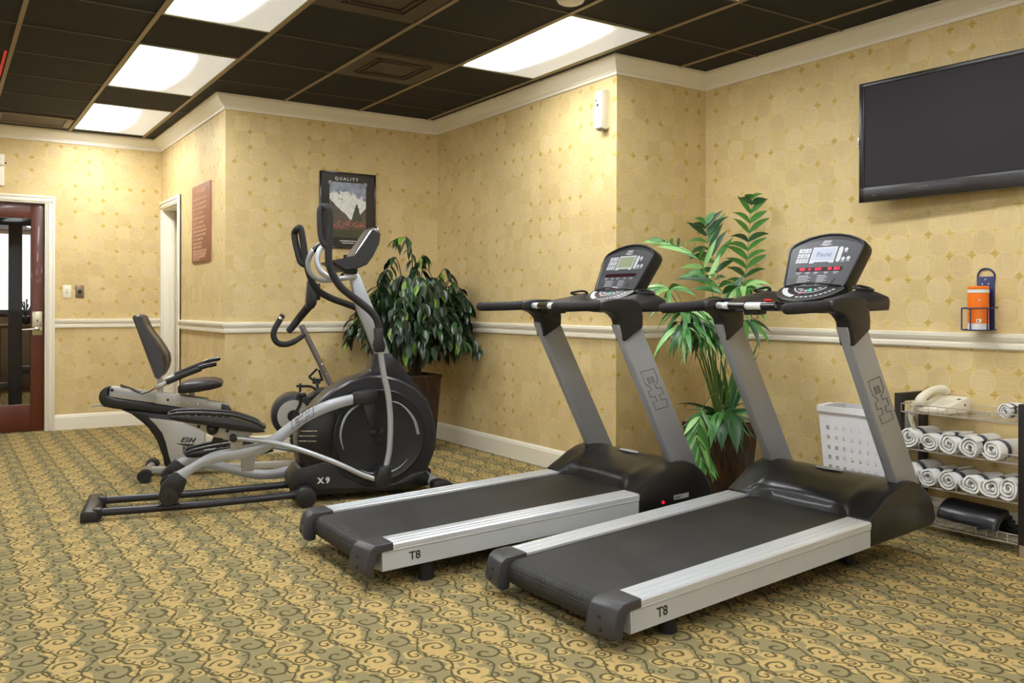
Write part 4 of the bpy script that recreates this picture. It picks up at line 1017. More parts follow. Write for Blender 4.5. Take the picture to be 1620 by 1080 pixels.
# wipes holder
NAVY = M('navy painted wire', (34, 42, 92), .4, var=.05)
wh = thing('wire_holder', 'navy blue wire wall holder with a looped top', 'holder', (XR, 2.355, 1.015))
MB().box(-.010, -.001, -.037, .050, 0, .265).build('back_plate', NAVY, wh, bevel=.003)
b = MB().tube([(-.006, -.034, .24), (-.006, -.036, .275), (-.006, -.012, .300), (-.006, .022, .302), (-.006, .044, .280), (-.006, .047, .24)], .0045, 8, 4)
b.tube([(-.006, -.052, .112), (-.05, -.066, .110), (-.11, -.058, .108), (-.138, -.01, .107), (-.138, .028, .107), (-.11, .070, .108), (-.05, .074, .110), (-.006, .06, .112)], .0035, 8, 4)
b.tube([(-.006, -.045, .004), (-.05, -.062, .002), (-.11, -.055, .001), (-.136, -.01, .001), (-.136, .028, .001), (-.11, .068, .001), (-.05, .070, .002), (-.006, .055, .004)], .0035, 8, 4)
for (x, y) in ((-.112, .068), (-.137, .010), (-.11, -.058)): b.tube([(x, y, .108), (x, y, 0.0)], .0035, 8)
b.build('wire_basket', NAVY, wh, ang=60)
MB().lathe([(.001, .0), (.058, .0), (.060, .002), (.001, .003)], (-.074, .006, 0), 'z', 24).build('base_tray', SILV, wh)
b = MB()
for (y, z) in ((.006, .25), (.020, .228), (-.010, .228)): b.cyl((-.010, y, z), (-.013, y, z), .0035, 8)
b.build('rivet', WHT, wh)
ORG = M('orange label', (242, 120, 12), .4, var=.04); YEL = M('yellow band', (226, 190, 40), .4)
cn_ = thing('wipes_canister', 'orange tub of wipes standing in the navy wire holder', 'wipes tub', (XR - .074, 2.361, 1.0185))
MB().lathe([(.001, 0), (.046, 0), (.047, .006), (.047, .030)], (0, 0, 0), 'z', 32).build('base', WHT, cn_)
MB().lathe([(.0465, .030), (.0475, .031), (.0475, .178), (.0465, .179)], (0, 0, 0), 'z', 32).build('label', ORG, cn_)
MB().lathe([(.0465, .179), (.0485, .180), (.0485, .196), (.001, .197)], (0, 0, 0), 'z', 32).build('lid_ring', WHT, cn_)
MB().lathe([(.001, .196), (.047, .197), (.048, .207), (.044, .213), (.001, .214)], (0, 0, 0), 'z', 32).build('lid', ORG, cn_)
def patch(b, a0, a1, z0, z1, r=.0479, n=6):
    for k in range(n):
        t0, t1 = a0 + (a1 - a0) * k / n, a0 + (a1 - a0) * (k + 1) / n
        b.quad((r * math.cos(t0), r * math.sin(t0), z0), (r * math.cos(t1), r * math.sin(t1), z0), (r * math.cos(t1), r * math.sin(t1), z1), (r * math.cos(t0), r * math.sin(t0), z1))
A = math.radians
b = MB(); patch(b, A(92), A(125), .128, .158); b.build('crest', NAVY, cn_)
b = MB(); patch(b, A(92), A(128), .100, .106, .0480); patch(b, A(95), A(122), .106, .112, .0480); patch(b, A(98), A(126), .094, .100, .0480); patch(b, A(205), A(222), .142, .146, .048); patch(b, A(200), A(224), .036, .052); b.build('label_print', WHT, cn_)
b = MB(); patch(b, A(92), A(160), .082, .090); b.build('yellow_band', YEL, cn_)
b = MB(); patch(b, A(205), A(212), .039, .049, .0482, 2); b.build('bar_code', INK, cn_)

# rack
RKW = M('black brown painted wood', (32, 25, 22), .5, var=.15, nscale=20)
WIRE = M('chrome shelf wire', (205, 200, 190), .3, metal=.5)
rk = thing('towel_rack', 'black framed rack of chrome wire shelves against the right wall', 'rack', (4.215, 2.375, 0))
X0, X1, Y0, Y1 = -.125, .118, -.338, .312
for y in (Y0, Y1 - .036):
    b = MB(); b.box(X0, X0 + .036, y, y + .036, 0, .690); b.box(X1 - .036, X1, y, y + .036, 0, .690); b.box(X0 + .036, X1 - .036, y, y + .036, .650, .690)
    sd = b.build('side_frame', RKW, rk, bevel=.002)
    if y < 0: MB().box(X0 - .0012, X0, y + .004, y + .030, .0, .055).build('worn_patch', TBAR, sd)
for zb in (.600, .416, .240, .055):
    b = MB(); y0, y1 = Y0 + .036, Y1 - .036; xf, xb = X0 + .004, X1 - .006; h = .040
    for (xx, r) in ((xf, .0026), (xb, .0026)):
        b.tube([(xx, y0, zb), (xx, y1 + .02 * (zb > .5), zb)], r, 6); b.tube([(xx, y0, zb + h), (xx, y1 + .02 * (zb > .5), zb + h)], r, 6)
        n = 12
        for k in range(n + 1):
            y = y0 + (y1 - y0) * k / n; b.tube([(xx, y, zb), (xx, y, zb + h)], .0019, 5)
    for k in range(13):
        y = y0 + (y1 - y0) * k / 12; b.tube([(xf, y, zb - .001), (xb, y, zb - .001)], .0013, 5)
    for k in range(5):
        x = xf + (xb - xf) * k / 4; b.tube([(x, y0, zb - .0035), (x, y1, zb - .0035)], .0013, 5)
    for y in (y0 + .001, y1 - .001): b.tube([(xf, y, zb + h), (xb, y, zb + h)], .0021, 6)
    b.build('wire_shelf', WIRE, rk)
# towels
def towel_mat():
    g = G('white terry towel'); x, y, z = g.sep(g.coord())[:3]
    n = g.noise(g.coord(), 260.0, 2.0, .7)
    c = g.mix(n, lin((226, 224, 220)), lin((246, 245, 242)))
    s1 = g.m('MULTIPLY', g.ss(x, .058, .060), g.ss(x, .092, .094, 1, 0)); s2 = g.m('MULTIPLY', g.ss(x, .100, .101), g.ss(x, .1035, .1045, 1, 0))
    c = g.mix(g.m('MAXIMUM', s1, s2), c, lin((28, 32, 66)))
    g.l.new(c, g.bsdf.inputs['Base Color']); g.bsdf.inputs['Roughness'].default_value = .95; g.bsdf.inputs['Specular IOR Level'].default_value = .1
    g.bsdf.inputs['Sheen Weight'].default_value = .3
    g.bump(g.m('ADD', n, g.m('MULTIPLY', g.noise(g.coord(), 28.0, 3.0), 2.0)), .7, .006); return g.mat
TOW = towel_mat()
def towel_mesh(seed):
    rn = random.Random(seed); turns = 2.6; R0, R1 = .010, .0525; n = 66
    ph = rn.uniform(0, 6.28); sq = rn.uniform(.82, .95); rings = []
    wob = [(rn.uniform(.0, .0035), rn.randint(2, 4), rn.uniform(0, 6.28)) for _ in range(3)]
    tail = rn.uniform(.01, .03)
    for i in range(10):
        x = .225 * i / 9; o, inn = [], []
        for k in range(n + 1):
            t = k / n; a = t * turns * 2 * PI + ph; r = R0 + (R1 - R0) * t
            r += sum(A_ * math.sin(m * a + p + x * 9) for A_, m, p in wob) * (.3 + t * .7) + .0015 * math.sin(x * 40 + a * 2)
            th = .0062 * (1 if i not in (0, 9) else .75)
            e = .003 * math.sin(a * 3 + seed)
            for lst, rr in ((o, r + th), (inn, r - th)): lst.append((x + (e + .007 * (1 - t) if i == 0 else 0), rr * math.cos(a) * .90, rr * math.sin(a) * sq * 1.02))
        rings.append(o + inn[::-1])
    b = MB(); b.loft(rings, caps=False)
    m = len(rings[0]); N = n + 1
    for base in (0, 9 * m):
        for k in range(n): b.f.append((base + k, base + k + 1, base + m - 2 - k, base + m - 1 - k)); b.mi.append(0)
    return b
tow = []
places = [('first from the left on the upper towel shelf, under the phone cord', .416, 2.610, -.3), ('second from the left on the upper towel shelf', .416, 2.503, 0),
          ('third from the left on the upper towel shelf', .416, 2.400, .2), ('fourth from the left on the upper towel shelf', .416, 2.298, 0), ('at the right end of the upper towel shelf', .416, 2.192, .1),
          ('first from the left on the lower towel shelf', .240, 2.608, 0), ('second from the left on the lower towel shelf', .240, 2.507, 0), ('third from the left on the lower towel shelf', .240, 2.402, .3),
          ('fourth from the left on the lower towel shelf', .240, 2.292, 0), ('fifth from the left on the lower towel shelf', .240, 2.196, 0), ('at the right end of the lower towel shelf', .240, 2.118, 0)]
for k, (lb, zb, y, rx) in enumerate(places):
    o = towel_mesh(k + 3).build('rolled_towel', TOW, ang=80, fix=False)
    zmin = min((Matrix.Rotation(rx, 3, 'X') @ v.co).z for v in o.data.vertices)
    o.location = (4.086, y, zb + .0015 - zmin); o.rotation_euler = (rx, 0, random.uniform(-.04, .04))
    tag(o, 'rolled white towel, ' + lb, 'towel', 'rolled towels on the rack')
o = towel_mesh(77).build('rolled_towel', TOW, ang=80, fix=False); o.location = (4.112, 2.145, .648); o.scale = (.55, .72, .72)
tag(o, 'small rolled towel alone at the right end of the top shelf', 'towel', 'rolled towels on the rack')
# folded cloth under the phone
b = MB(); rg = []
for i in range(7):
    y = 2.62 - .012 * i; rg.append([(4.12, y, .532 + .004 * math.sin(i)), (4.11, y, .560 + .01 * math.sin(i * 1.3)), (4.13, y - .01, .592), (4.20, y - .01, .590), (4.22, y, .545), (4.20, y, .53)])
b.loft(rg)
CLO = M('pale blue white cloth', (214, 216, 226), .9, var=.05, bump=.4, bscale=60)
# phone
CRM = M('cream phone plastic', (226, 219, 198), .38, var=.02)
ph = thing('telephone', 'cream desk telephone with handset on the top shelf of the rack', 'telephone', (4.222, 2.505, .6028), math.radians(-8))
MB().prism([(-.105, .0), (-.105, .022), (-.085, .030), (.080, .078), (.095, .070), (.095, 0)], -.085, .085).build('base', CRM, ph, bevel=.005)
nx_ = Vector((-.048, 0, .165)).normalized(); ax_ = Vector((.165, 0, .048)).normalized()
b = MB()
for i in range(4):
    for j in range(3):
        c = Vector((-.060, -.055, .0385)) + ax_ * (i * .020) + Vector((0, j * .020, 0)) + nx_ * .0006
        b.quad(c, c + ax_ * .012, c + ax_ * .012 + Vector((0, .014, 0)), c + Vector((0, .014, 0)))
b.build('keypad', M('phone key grey', (196, 190, 172), .5), ph, flat=True)
b = MB(); c = Vector((.030, -.070, .0652)); b.quad(c, c + ax_ * .016, c + ax_ * .016 + Vector((0, .02, 0)), c + Vector((0, .02, 0))); b.cyl((.05, -.0855, .04), (.05, -.0845, .04), .006, 8)
b.build('dark_key', INK, ph)
b = MB().tube([(-.095, .055, .034), (-.098, .055, .052), (-.080, .055, .072), (-.03, .055, .098), (.03, .055, .110), (.070, .055, .106), (.088, .055, .094), (.092, .055, .082)], [.017, .024, .022, .0175, .0175, .021, .023, .018], 16, 4, flat=1.1)
b.build('handset', CRM, ph, ang=70)
b = MB(); pts = []; n = 260
for k in range(n):
    t = k / n
    base = Vector((-.115 - .014 * math.sin(t * PI), .072 + .012 * t + .010 * math.sin(t * 5), .050 - .155 * t if t < .85 else .050 - .155 * t))
    a = k * .50; pts.append(base + Vector((.0095 * math.cos(a), .0095 * math.sin(a), 0)))
b.tube(pts, .0022, 5); b.build('coiled_cord', CRM, ph)
# pad on the bottom shelf
rg = []
for i, y in enumerate((2.165, 2.170, 2.18, 2.44, 2.45, 2.455)):
    k = (.90, .97, 1, 1, .97, .90)[i]; ring = []
    for j in range(13):
        a = PI * .03 + PI * .50 * j / 12; ring.append((4.205 - .115 * math.cos(a) * k + .0 - .02, y, .100 + .092 * math.sin(a) * k))
    for j in range(12, -1, -1):
        a = PI * .03 + PI * .50 * j / 12; ring.append((4.205 - .093 * math.cos(a) * k + .0 - .02, y, .098 + .070 * math.sin(a) * k))
    rg.append([(x, yy, z + (yy - 2.165) * .035 - .012) for x, yy, z in ring])
tag(MB().loft(rg).build('curved_pad', M('black vinyl pad', (22, 21, 23), .30), ang=50), 'glossy black curved pad lying on the bottom rack shelf', 'pad')
bb = MB(); 
for i in range(5): bb.tube([(4.24 - .01 * i, 2.13 + .01 * i, .062 + .02 * i), (4.24, 2.25, .070 + .022 * i), (4.22 + .006 * i, 2.33, .064 + .018 * i)], .011, 8, 4, flat=2.0)
tag(bb.build('folded_mat', RUB, ang=60), 'crumpled black mat behind the curved pad on the bottom shelf', 'mat')

# laundry hamper
HW_ = M('white hamper plastic', (236, 235, 238), .4, var=.02)
hp = thing('laundry_hamper', 'tall white perforated plastic laundry hamper beside the towel rack', 'hamper', (4.225, 2.955, 0))
def perf(p00, p10, p01, p11, nu, nv, u_m, v0, v1, hole=.38):
    """panel with square holes between four corners"""
    P = [Vector(q) for q in (p00, p10, p01, p11)]
    def at(u, v): return (P[0] * (1 - u) + P[1] * u) * (1 - v) + (P[2] * (1 - u) + P[3] * u) * v
    us = [0.0]
    for i in range(nu):
        c = u_m + (1 - 2 * u_m) * (i + .5) / nu; h = (1 - 2 * u_m) / nu * hole / 2; us += [c - h, c + h]
    us.append(1.0); vs = [0.0]
    for j in range(nv):
        c = v0 + (v1 - v0) * (j + .5) / nv; h = (v1 - v0) / nv * hole / 2; vs += [c - h, c + h]
    vs.append(1.0); b = MB()
    for i in range(len(us) - 1):
        for j in range(len(vs) - 1):
            if i % 2 == 1 and j % 2 == 1: continue
            b.quad(at(us[i], vs[j]), at(us[i + 1], vs[j]), at(us[i + 1], vs[j + 1]), at(us[i], vs[j + 1]))
    return b
bt = (.090, .165); tp = (.105, .215)
cb_ = [(-bt[0], bt[1]), (-bt[0], -bt[1]), (bt[0], -bt[1]), (bt[0], bt[1])]; ct_ = [(-tp[0], tp[1]), (-tp[0], -tp[1]), (tp[0], -tp[1]), (tp[0], tp[1])]
for k in range(4):
    a, c = cb_[k], cb_[(k + 1) % 4]; a2, c2 = ct_[k], ct_[(k + 1) % 4]
    b = perf((a[0], a[1], .004), (c[0], c[1], .004), (a2[0], a2[1], .555), (c2[0], c2[1], .555), 7 if k % 2 == 0 else 4, 8, .06, .10, .88, .40)
    o = b.build('side_wall', HW_, hp, flat=True); md = o.modifiers.new('s', 'SOLIDIFY'); md.thickness = .003; md.offset = 0
MB().box(-bt[0], bt[0], -bt[1], bt[1], .001, .005).build('bottom', HW_, hp)
ring = [(-.112, .20, .575), (-.10, .222, .577), (0, .226, .583), (.10, .222, .577), (.112, .20, .575), (.112, -.20, .575), (.10, -.222, .577), (0, -.226, .583), (-.10, -.222, .577), (-.112, -.20, .575)]
b = MB()
oo = [(x * 1.03, y * 1.03, z + .004) for x, y, z in ring]; ii = [(x * .90, y * .86, z + .004) for x, y, z in ring]; lo_ = [(x * 1.04, y * 1.04, z - .026) for x, y, z in ring]; li = [(x * .94, y * .95, z - .026) for x, y, z in ring]
b.loft([li, ii, oo, lo_, li], caps=False)
b.build('rim', HW_, hp, ang=40)

# ------------------------------------------------------------------ things on the other walls
al = thing('alarm_box', 'white alarm box high on the projecting wall beside the outside corner', 'alarm', (XB, 4.380, 2.38))
MB().prism([(-.010, -.128), (-.070, -.122), (-.062, .118), (-.010, .128)], -.037, .037).build('cover', CRM, al, bevel=.008)
MB().box(-.0105, 0, -.034, .034, -.115, .115).build('back_plate', TRIM, al)
b = MB().cyl((-.064, .012, .055), (-.069, .012, .055), .005, 10).cyl((-.064, -.002, .025), (-.070, -.002, .025), .008, 12)
b.build('sensor_hole', INK, al)
MB().box(-.050, -.015, -.025, .025, -.131, -.127).build('grille', GRY, al)
EMB = thing('exit_light_box', 'cream two part light box on the wall over the wood door at the left edge', 'light box', (.36, YL, 2.16))
MB().box(-.13, .122, -.05, 0, 0, .17).build('lower_case', TRIM, EMB, bevel=.006)
MB().box(-.13, .122, -.055, 0, .176, .275).build('upper_case', TRIM, EMB, bevel=.006)
MB().ball((.132, -.03, .20), .008).build('indicator', INK, EMB)
IVO = M('ivory switch plastic', (232, 224, 200), .35, var=.02); STL = M('brown steel plate', (132, 112, 92), .35, metal=.5)
s1 = thing('light_switch', 'ivory light switch plate on the left wall', 'switch', (.978, YL, 1.248))
MB().box(-.035, .035, -.006, 0, -.058, .058).build('plate', IVO, s1, bevel=.003)
MB().box(-.005, .005, -.016, -.006, -.012, .010).build('toggle', IVO, s1, bevel=.001)
MB().box(-.008, .008, -.0072, -.006, -.016, .016).build('slot', GRY, s1)
s2 = thing('dimmer_switch', 'brown metal dimmer plate with round black knob on the left wall', 'dimmer', (1.083, YL, 1.248))
MB().box(-.036, .036, -.006, 0, -.058, .058).build('plate', STL, s2, bevel=.003)
MB().cyl((0, -.006, 0), (0, -.026, 0), .018, 20, .015).build('knob', BLK, s2)
# wall sign
SGN = M('brown pink sign board', (150, 100, 76), .5, var=.04); SGT = M('raised tan lettering', (196, 150, 118), .5, var=.03)
sg = thing('wall_sign', 'tall brown notice sign with rows of tan lettering on the alcove wall', 'sign', (XC, 7.315, 1.79))
MB().box(-.012, 0, -.29, .29, -.312, .315).build('board', SGN, sg, bevel=.003)
rn = random.Random(5)
def row(z, h, total, indent=0.0):
    b = MB()
    y = .235 - indent; end = y - total
    while y > end:
        w = rn.uniform(.018, .070); w = min(w, y - end + .004)
        k = 0
        while k < w - .006:
            l = rn.uniform(.006, .011); b.box(-.0145, -.012, y - k - l, y - k, z - h / 2 * rn.uniform(.75, 1), z + h / 2); k += l + .0028
        y -= w + .016
    b.build('lettering', SGT, sg)
row(.262, .038, .30, .10)
for z, L_ in ((.200, .44), (.160, .42), (.122, .42), (.085, .32), (.045, .36), (.008, .34), (-.030, .38), (-.062, .44), (-.094, .40), (-.126, .30), (-.160, .28), (-.190, .26), (-.224, .42), (-.248, .42), (-.270, .38), (-.291, .20)): row(z, .020, L_)
# framed poster
pc = thing('framed_poster', 'black framed mountain and red flowers poster headed QUALITY on the back wall', 'picture', (2.755, YA, 1.888))
PW, PH = .238, .304
f = MB()
for q in ((-PW, PW, PH - .012, PH), (-PW, PW, -PH, -PH + .012), (-PW, -PW + .012, -PH + .012, PH - .012), (PW - .012, PW, -PH + .012, PH - .012)): f.box(q[0], q[1], -.022, 0, q[2], q[3])
f.build('frame', BLKG, pc, bevel=.002)
MATB = M('black grey poster border', (40, 38, 38), .22, var=.2, nscale=3)
MB().box(-PW + .012, PW - .012, -.010, 0, -PH + .012, PH - .012).build('border', MATB, pc, flat=True)
def poster():
    g = G('mountain print'); x, y, z = g.sep(g.coord())[:3]
    n = g.noise(g.coord(), 16.0, 5.0, .6); n2 = g.noise(g.coord(), 60.0, 3.0, .6)
    sky = g.mix(g.ss(n, .3, .7), lin((112, 124, 152)), lin((160, 168, 184)))
    ridge = g.m('SUBTRACT', g.m('ADD', .150, g.m('MULTIPLY', g.m('SUBTRACT', n, .5), .16)), g.m('ABSOLUTE', g.m('MULTIPLY', g.m('ADD', x, .05), .22)))
    snow = g.mix(g.ss(n2, .25, .5), lin((150, 158, 170)), lin((232, 232, 226)))
    c = g.mix(g.ss(g.m('SUBTRACT', ridge, z), -.004, .004), sky, snow)
    slope = g.m('SUBTRACT', .085, g.m('MULTIPLY', g.m('ADD', x, .155), .85))
    slope = g.m('ADD', slope, g.m('MULTIPLY', g.m('SUBTRACT', n, .5), .05))
    sl2 = g.m('ADD', g.m('MULTIPLY', g.m('SUBTRACT', x, .155), 1.1), .03)
    below = g.ss(g.m('SUBTRACT', g.m('MAXIMUM', slope, sl2), z), -.004, .006)
    c = g.mix(below, c, g.mix(n2, lin((66, 62, 58)), lin((104, 98, 88))))
    tree = g.m('SUBTRACT', .10, g.m('ADD', g.m('MULTIPLY', g.m('ABSOLUTE', g.m('SUBTRACT', x, .075)), 3.0), g.m('MULTIPLY', n2, .06)))
    c = g.mix(g.ss(g.m('SUBTRACT', tree, z), -.004, .01), c, lin((62, 72, 56)))
    fl = g.m('MULTIPLY', g.ss(g.noise(g.coord(), 75.0, 1.0), .50, .58), g.ss(g.m('ADD', z, g.m('MULTIPLY', n, .10)), -.03, -.05))
    c = g.mix(fl, c, lin((188, 96, 96)))
    low = g.ss(z, -.125, -.165); c = g.mix(low, c, g.mix(n2, lin((44, 46, 36)), lin((84, 84, 64))))
    g.l.new(c, g.bsdf.inputs['Base Color']); g.bsdf.inputs['Roughness'].default_value = .25; return g.mat
MB().box(-.155, .155, -.0112, -.010, -.215, .225).build('print', poster(), pc, flat=True)
b = MB().text('Q U A L I T Y', .034, (-.012, -.0108, .252), (1, 0, 0), (0, 0, 1), .0006); b.box(-.07, .07, -.0108, -.010, -.246, -.240).box(-.05, .05, -.0108, -.010, -.262, -.257)
b.build('title_lettering', WHT, pc, flat=True, fix=False)
b = MB()
for sx in (-1, 1): b.box(sx * .160 - .0015, sx * .160 + .0015, -.0112, -.010, .205, .230).box(min(sx * .160, sx * .14), max(sx * .160, sx * .14), -.0112, -.010, .228, .231)
b.build('corner_mark', WHT, pc)
# ------------------------------------------------------------------ plants
def clamp(b, xm, ym):
    b.v = [(min(x, xm - .02 * abs(math.sin(z * 90))), min(y, ym - .02 * abs(math.sin(z * 70))), z) for x, y, z in b.v]; return b
def leaf_mat(n, rgb, v=.25, rough=.38):
    return M(n, rgb, rough, var=v, nscale=9, spec=.5)
LD = [leaf_mat('dark green leaf', (24, 42, 25), rough=.30), leaf_mat('mid green leaf', (44, 72, 38), rough=.32), leaf_mat('light green leaf', (118, 156, 58))]
LP = [leaf_mat('palm leaf green', (74, 132, 60)), leaf_mat('palm leaf light green', (146, 192, 116)), leaf_mat('palm leaf dark green', (40, 80, 42))]
STEM = M('brown plant stem', (78, 62, 40), .7); STG = M('green palm stem', (92, 118, 56), .6)
POT = G('carved dark brown planter'); _v = POT.scalev(POT.coord(), (1, 1, .35)); _n = POT.noise(_v, 26.0, 4.0, .6)
POT.l.new(POT.mix(POT.ss(_n, .35, .7), lin((24, 15, 10)), lin((72, 42, 24))), POT.bsdf.inputs['Base Color']); POT.bsdf.inputs['Roughness'].default_value = .35; POT.bump(_n, .8, .01)
def leaf(b, p, d, length, width, droop=.3, fold=.25, k=0, n=6, curl=0.0, roll=None, face=None):
    """one pointed leaf folded along its midrib, starting at p towards d"""
    b.k = k; p = Vector(p); d = Vector(d).normalized()
    side = d.cross(Vector((0, 0, 1)))
    side = side.normalized() if side.length > .05 else Vector((1, 0, 0))
    if face is not None:
        q = d.cross(Vector(face)); side = q.normalized() if q.length > .1 else side
    if roll: side = (Matrix.Rotation(roll, 3, d) @ side)
    vs, fs = [], []; pos = p.copy(); dd = d.copy()
    for i in range(n + 1):
        t = i / n; w = width * .5 * (math.sin(PI * min(1, t * 1.05 + .02)) ** .75 if t < .95 else 0.0) * (1.15 - .35 * t)
        up = side.cross(dd).normalized()
        vs += [pos - side * w + up * (fold * w), pos, pos + side * w + up * (fold * w)]
        dd = (dd + Vector((0, 0, -droop / n)) + side * (curl / n)).normalized(); pos = pos + dd * (length / n)
    for i in range(n):
        a = i * 3; fs += [(a, a + 1, a + 4, a + 3), (a + 1, a + 2, a + 5, a + 4)]
    b.add(vs, fs)
def planter(parent, r0, r1, h, soil=True):
    def sq(r, z): return [(x * r, y * r, z) for x, y in ((-1, -1), (1, -1), (1, 1), (-1, 1))]
    b = MB().loft([sq(r0, 0), sq(r0 * 1.02, .02), sq(r1, h - .03), sq(r1 * 1.04, h - .025), sq(r1 * 1.04, h), sq(r1 * .92, h), sq(r1 * .90, h - .03)])
    b.build('planter', POT.mat, parent, bevel=.004)
# bushy plant in the back corner
rn = random.Random(11)
fp = thing('potted_plant', 'bushy dark leaved plant in a tall brown planter in the back corner', 'plant', (3.13, 6.17, 0))
planter(fp, .115, .150, .595)
def inroom(x, y, ox, oy, xm, ym): return x + ox < xm and y + oy < ym
fo_ = MB(); st = MB()
stems = []
for k in range(40):
    a = rn.uniform(0, 2 * PI); lean = rn.uniform(.12, .40); hgt = rn.uniform(.45, .80)
    top = Vector((lean * math.cos(a), lean * math.sin(a), .60 + hgt * (1 - lean * .55)))
    if k < 3:
        top = [Vector((-.11, -.12, 1.62)), Vector((.07, .0, 1.52)), Vector((.20, -.10, 1.42))][k]
    end = top + Vector((math.cos(a) * .16, math.sin(a) * .16, -.10 - .25 * lean))
    if k == 0: end = top + Vector((-.14, -.05, .0))
    pts = [Vector((rn.uniform(-.03, .03), rn.uniform(-.03, .03), .57)), Vector((top.x * .35, top.y * .35, .60 + (top.z - .60) * .6)), top, end]
    pts = [Vector((min(q.x, .36), min(q.y, .36), q.z)) for q in pts]
    st.tube(pts, [.007, .005, .003, .0015], 5, 4); stems.append(pts)
def bez(p, t):
    n = len(p) - 1; i = min(int(t * n), n - 1); u = t * n - i
    p0, p1, p2, p3 = p[max(i - 1, 0)], p[i], p[i + 1], p[min(i + 2, n)]
    return 0.5 * ((2 * p1) + (p2 - p0) * u + (2 * p0 - 5 * p1 + 4 * p2 - p3) * u * u + (3 * p1 - p0 - 3 * p2 + p3) * u ** 3)
for pi, pts in enumerate(stems):
    cnt = 27 if pi > 2 else 17
    for j in range(cnt):
        t = .36 + .64 * j / (cnt - 1); p = bez(pts, t); a = rn.uniform(0, 2 * PI)
        if p.z < .72: continue
        out = Vector((p.x, p.y, 0)); out = out.normalized() if out.length > .02 else Vector((1, 0, 0))
        d = Vector((math.cos(a), math.sin(a), 0)) * .55 + out * .6 + Vector((0, 0, rn.uniform(-.9, .1)))
        L_ = rn.uniform(.10, .155); e = p + d.normalized() * L_
        if e.x > .40: d.x = -abs(d.x)
        if e.y > .42: d.y = -abs(d.y)
        leaf(fo_, p, d, L_, rn.uniform(.034, .050), rn.uniform(.8, 1.7), rn.uniform(.2, .5), rn.choices([0, 1, 2], [10, 5, 1])[0], 6, rn.uniform(-.3, .3))
# low hanging branches to the right and left
for (tx, ty, tz, n_) in ((.30, -.30, .86, 24), (.40, -.28, .80, 20), (-.40, -.05, .84, 22), (-.30, -.30, .90, 20), (-.36, .05, .98, 20), (.05, -.42, .90, 22), (.18, -.40, .84, 20), (-.12, -.40, .92, 20), (-.44, -.12, 1.16, 20), (-.38, -.20, 1.28, 18), (.34, -.26, 1.12, 18), (.36, -.20, 1.0, 16)):
    pts = [Vector((0, 0, .58)), Vector((tx * .5, ty * .5, tz + .16)), Vector((tx * .85, ty * .85, tz + .12)), Vector((tx, ty, tz))]
    st.tube(pts, [.006, .004, .003, .0015], 5, 4)
    for j in range(n_):
        t = .45 + .55 * j / (n_ - 1); p = bez(pts, t); a = rn.uniform(0, 2 * PI)
        d = Vector((math.cos(a) * .6, math.sin(a) * .6, rn.uniform(-1.0, -.1)))
        leaf(fo_, p, d, rn.uniform(.10, .15), rn.uniform(.034, .048), rn.uniform(.6, 1.4), .35, rn.choices([0, 1, 2], [9, 6, 1])[0], 6, rn.uniform(-.3, .3))
rs = random.Random(21)
for k in range(760):
    a = rs.uniform(0, 2 * PI); cz_ = rs.uniform(-.95, .92); rr = math.sqrt(1 - cz_ * cz_) * rs.uniform(.62, 1.0)
    p = Vector((.42 * rr * math.cos(a) - .02, .40 * rr * math.sin(a) - .02, 1.02 + .37 * cz_))
    if p.z < .76: continue
    d = Vector((math.cos(a), math.sin(a), 0)) * rs.uniform(.1, .6) + Vector((rs.uniform(-.3, .3), rs.uniform(-.3, .3), -1.0))
    leaf(fo_, p, d, rs.uniform(.10, .135), rs.uniform(.040, .056), rs.uniform(.1, .6), rs.uniform(.15, .45), rs.choices([0, 1, 2], [8, 6, 1])[0], 5, rs.uniform(-.3, .3), rs.uniform(-.8, .8), (math.cos(a), math.sin(a), .25))
clamp(st, .43, .44).build('stem', STEM, fp, ang=80); clamp(fo_, .435, .455).build('foliage', LD, fp, ang=80, fix=False)
# palm in the right hand corner
pp_ = thing('potted_palm', 'tall light green palm in a square brown planter between the two treadmills', 'plant', (4.03, 3.82, 0))
planter(pp_, .130, .158, .415)
fr_ = MB(); ps = MB(); rn = random.Random(4)
def frond(pts, n, L0, W0, k=0, droop=.8, spread=.9, lift=.15, t0=.35, kk=None, r=.004):
    P = [Vector(q) for q in pts]; ps.tube(P, [r, r * .8] + [r * .45] * (len(P) - 2), 5, 4)
    for j in range(n):
        t = t0 + (1 - t0) * j / (n - 1); p = bez(P, t); q = bez(P, min(1, t + .02)); tan = (q - bez(P, max(0, t - .02))).normalized()
        sd = tan.cross(Vector((0.2, 1, 0.1)) if abs(tan.z) > .75 else Vector((0, 0, 1))); sd = sd.normalized()
        sc = math.sin(PI * (.22 + .70 * j / (n - 1))) ** .6
        for s in (-1, 1):
            d = sd * s * spread + tan * (.55 + .5 * j / n) + Vector((0, 0, lift))
            L_ = L0 * sc * rn.uniform(.85, 1.12)
            e = p + d.normalized() * L_ * .9
            if e.x > .285: d.x -= (e.x - .285) / max(L_, .05) * 1.4
            if e.y > .40: d.y -= (e.y - .40) / max(L_, .05) * 1.4
            leaf(fr_, p, d, L_, 1.0 * W0 * rn.uniform(.85, 1.15), droop * rn.uniform(.6, 1.3), .22, (kk[j % len(kk)] if kk else k), 7, rn.uniform(-.15, .15), None, (-.62 + rn.uniform(-.3, .3), -.66 + rn.uniform(-.3, .3), .42 + rn.uniform(-.2, .3)))
O = (0, 0, .38)
frond([O, (.13, .10, .62), (.17, .03, 1.07), (.175, -.04, 1.32), (.17, -.07, 1.56), (.165, -.10, 1.79)], 12, .20, .038, droop=1.1, spread=1.0, lift=.42, t0=.50, kk=[0, 0, 2, 0])
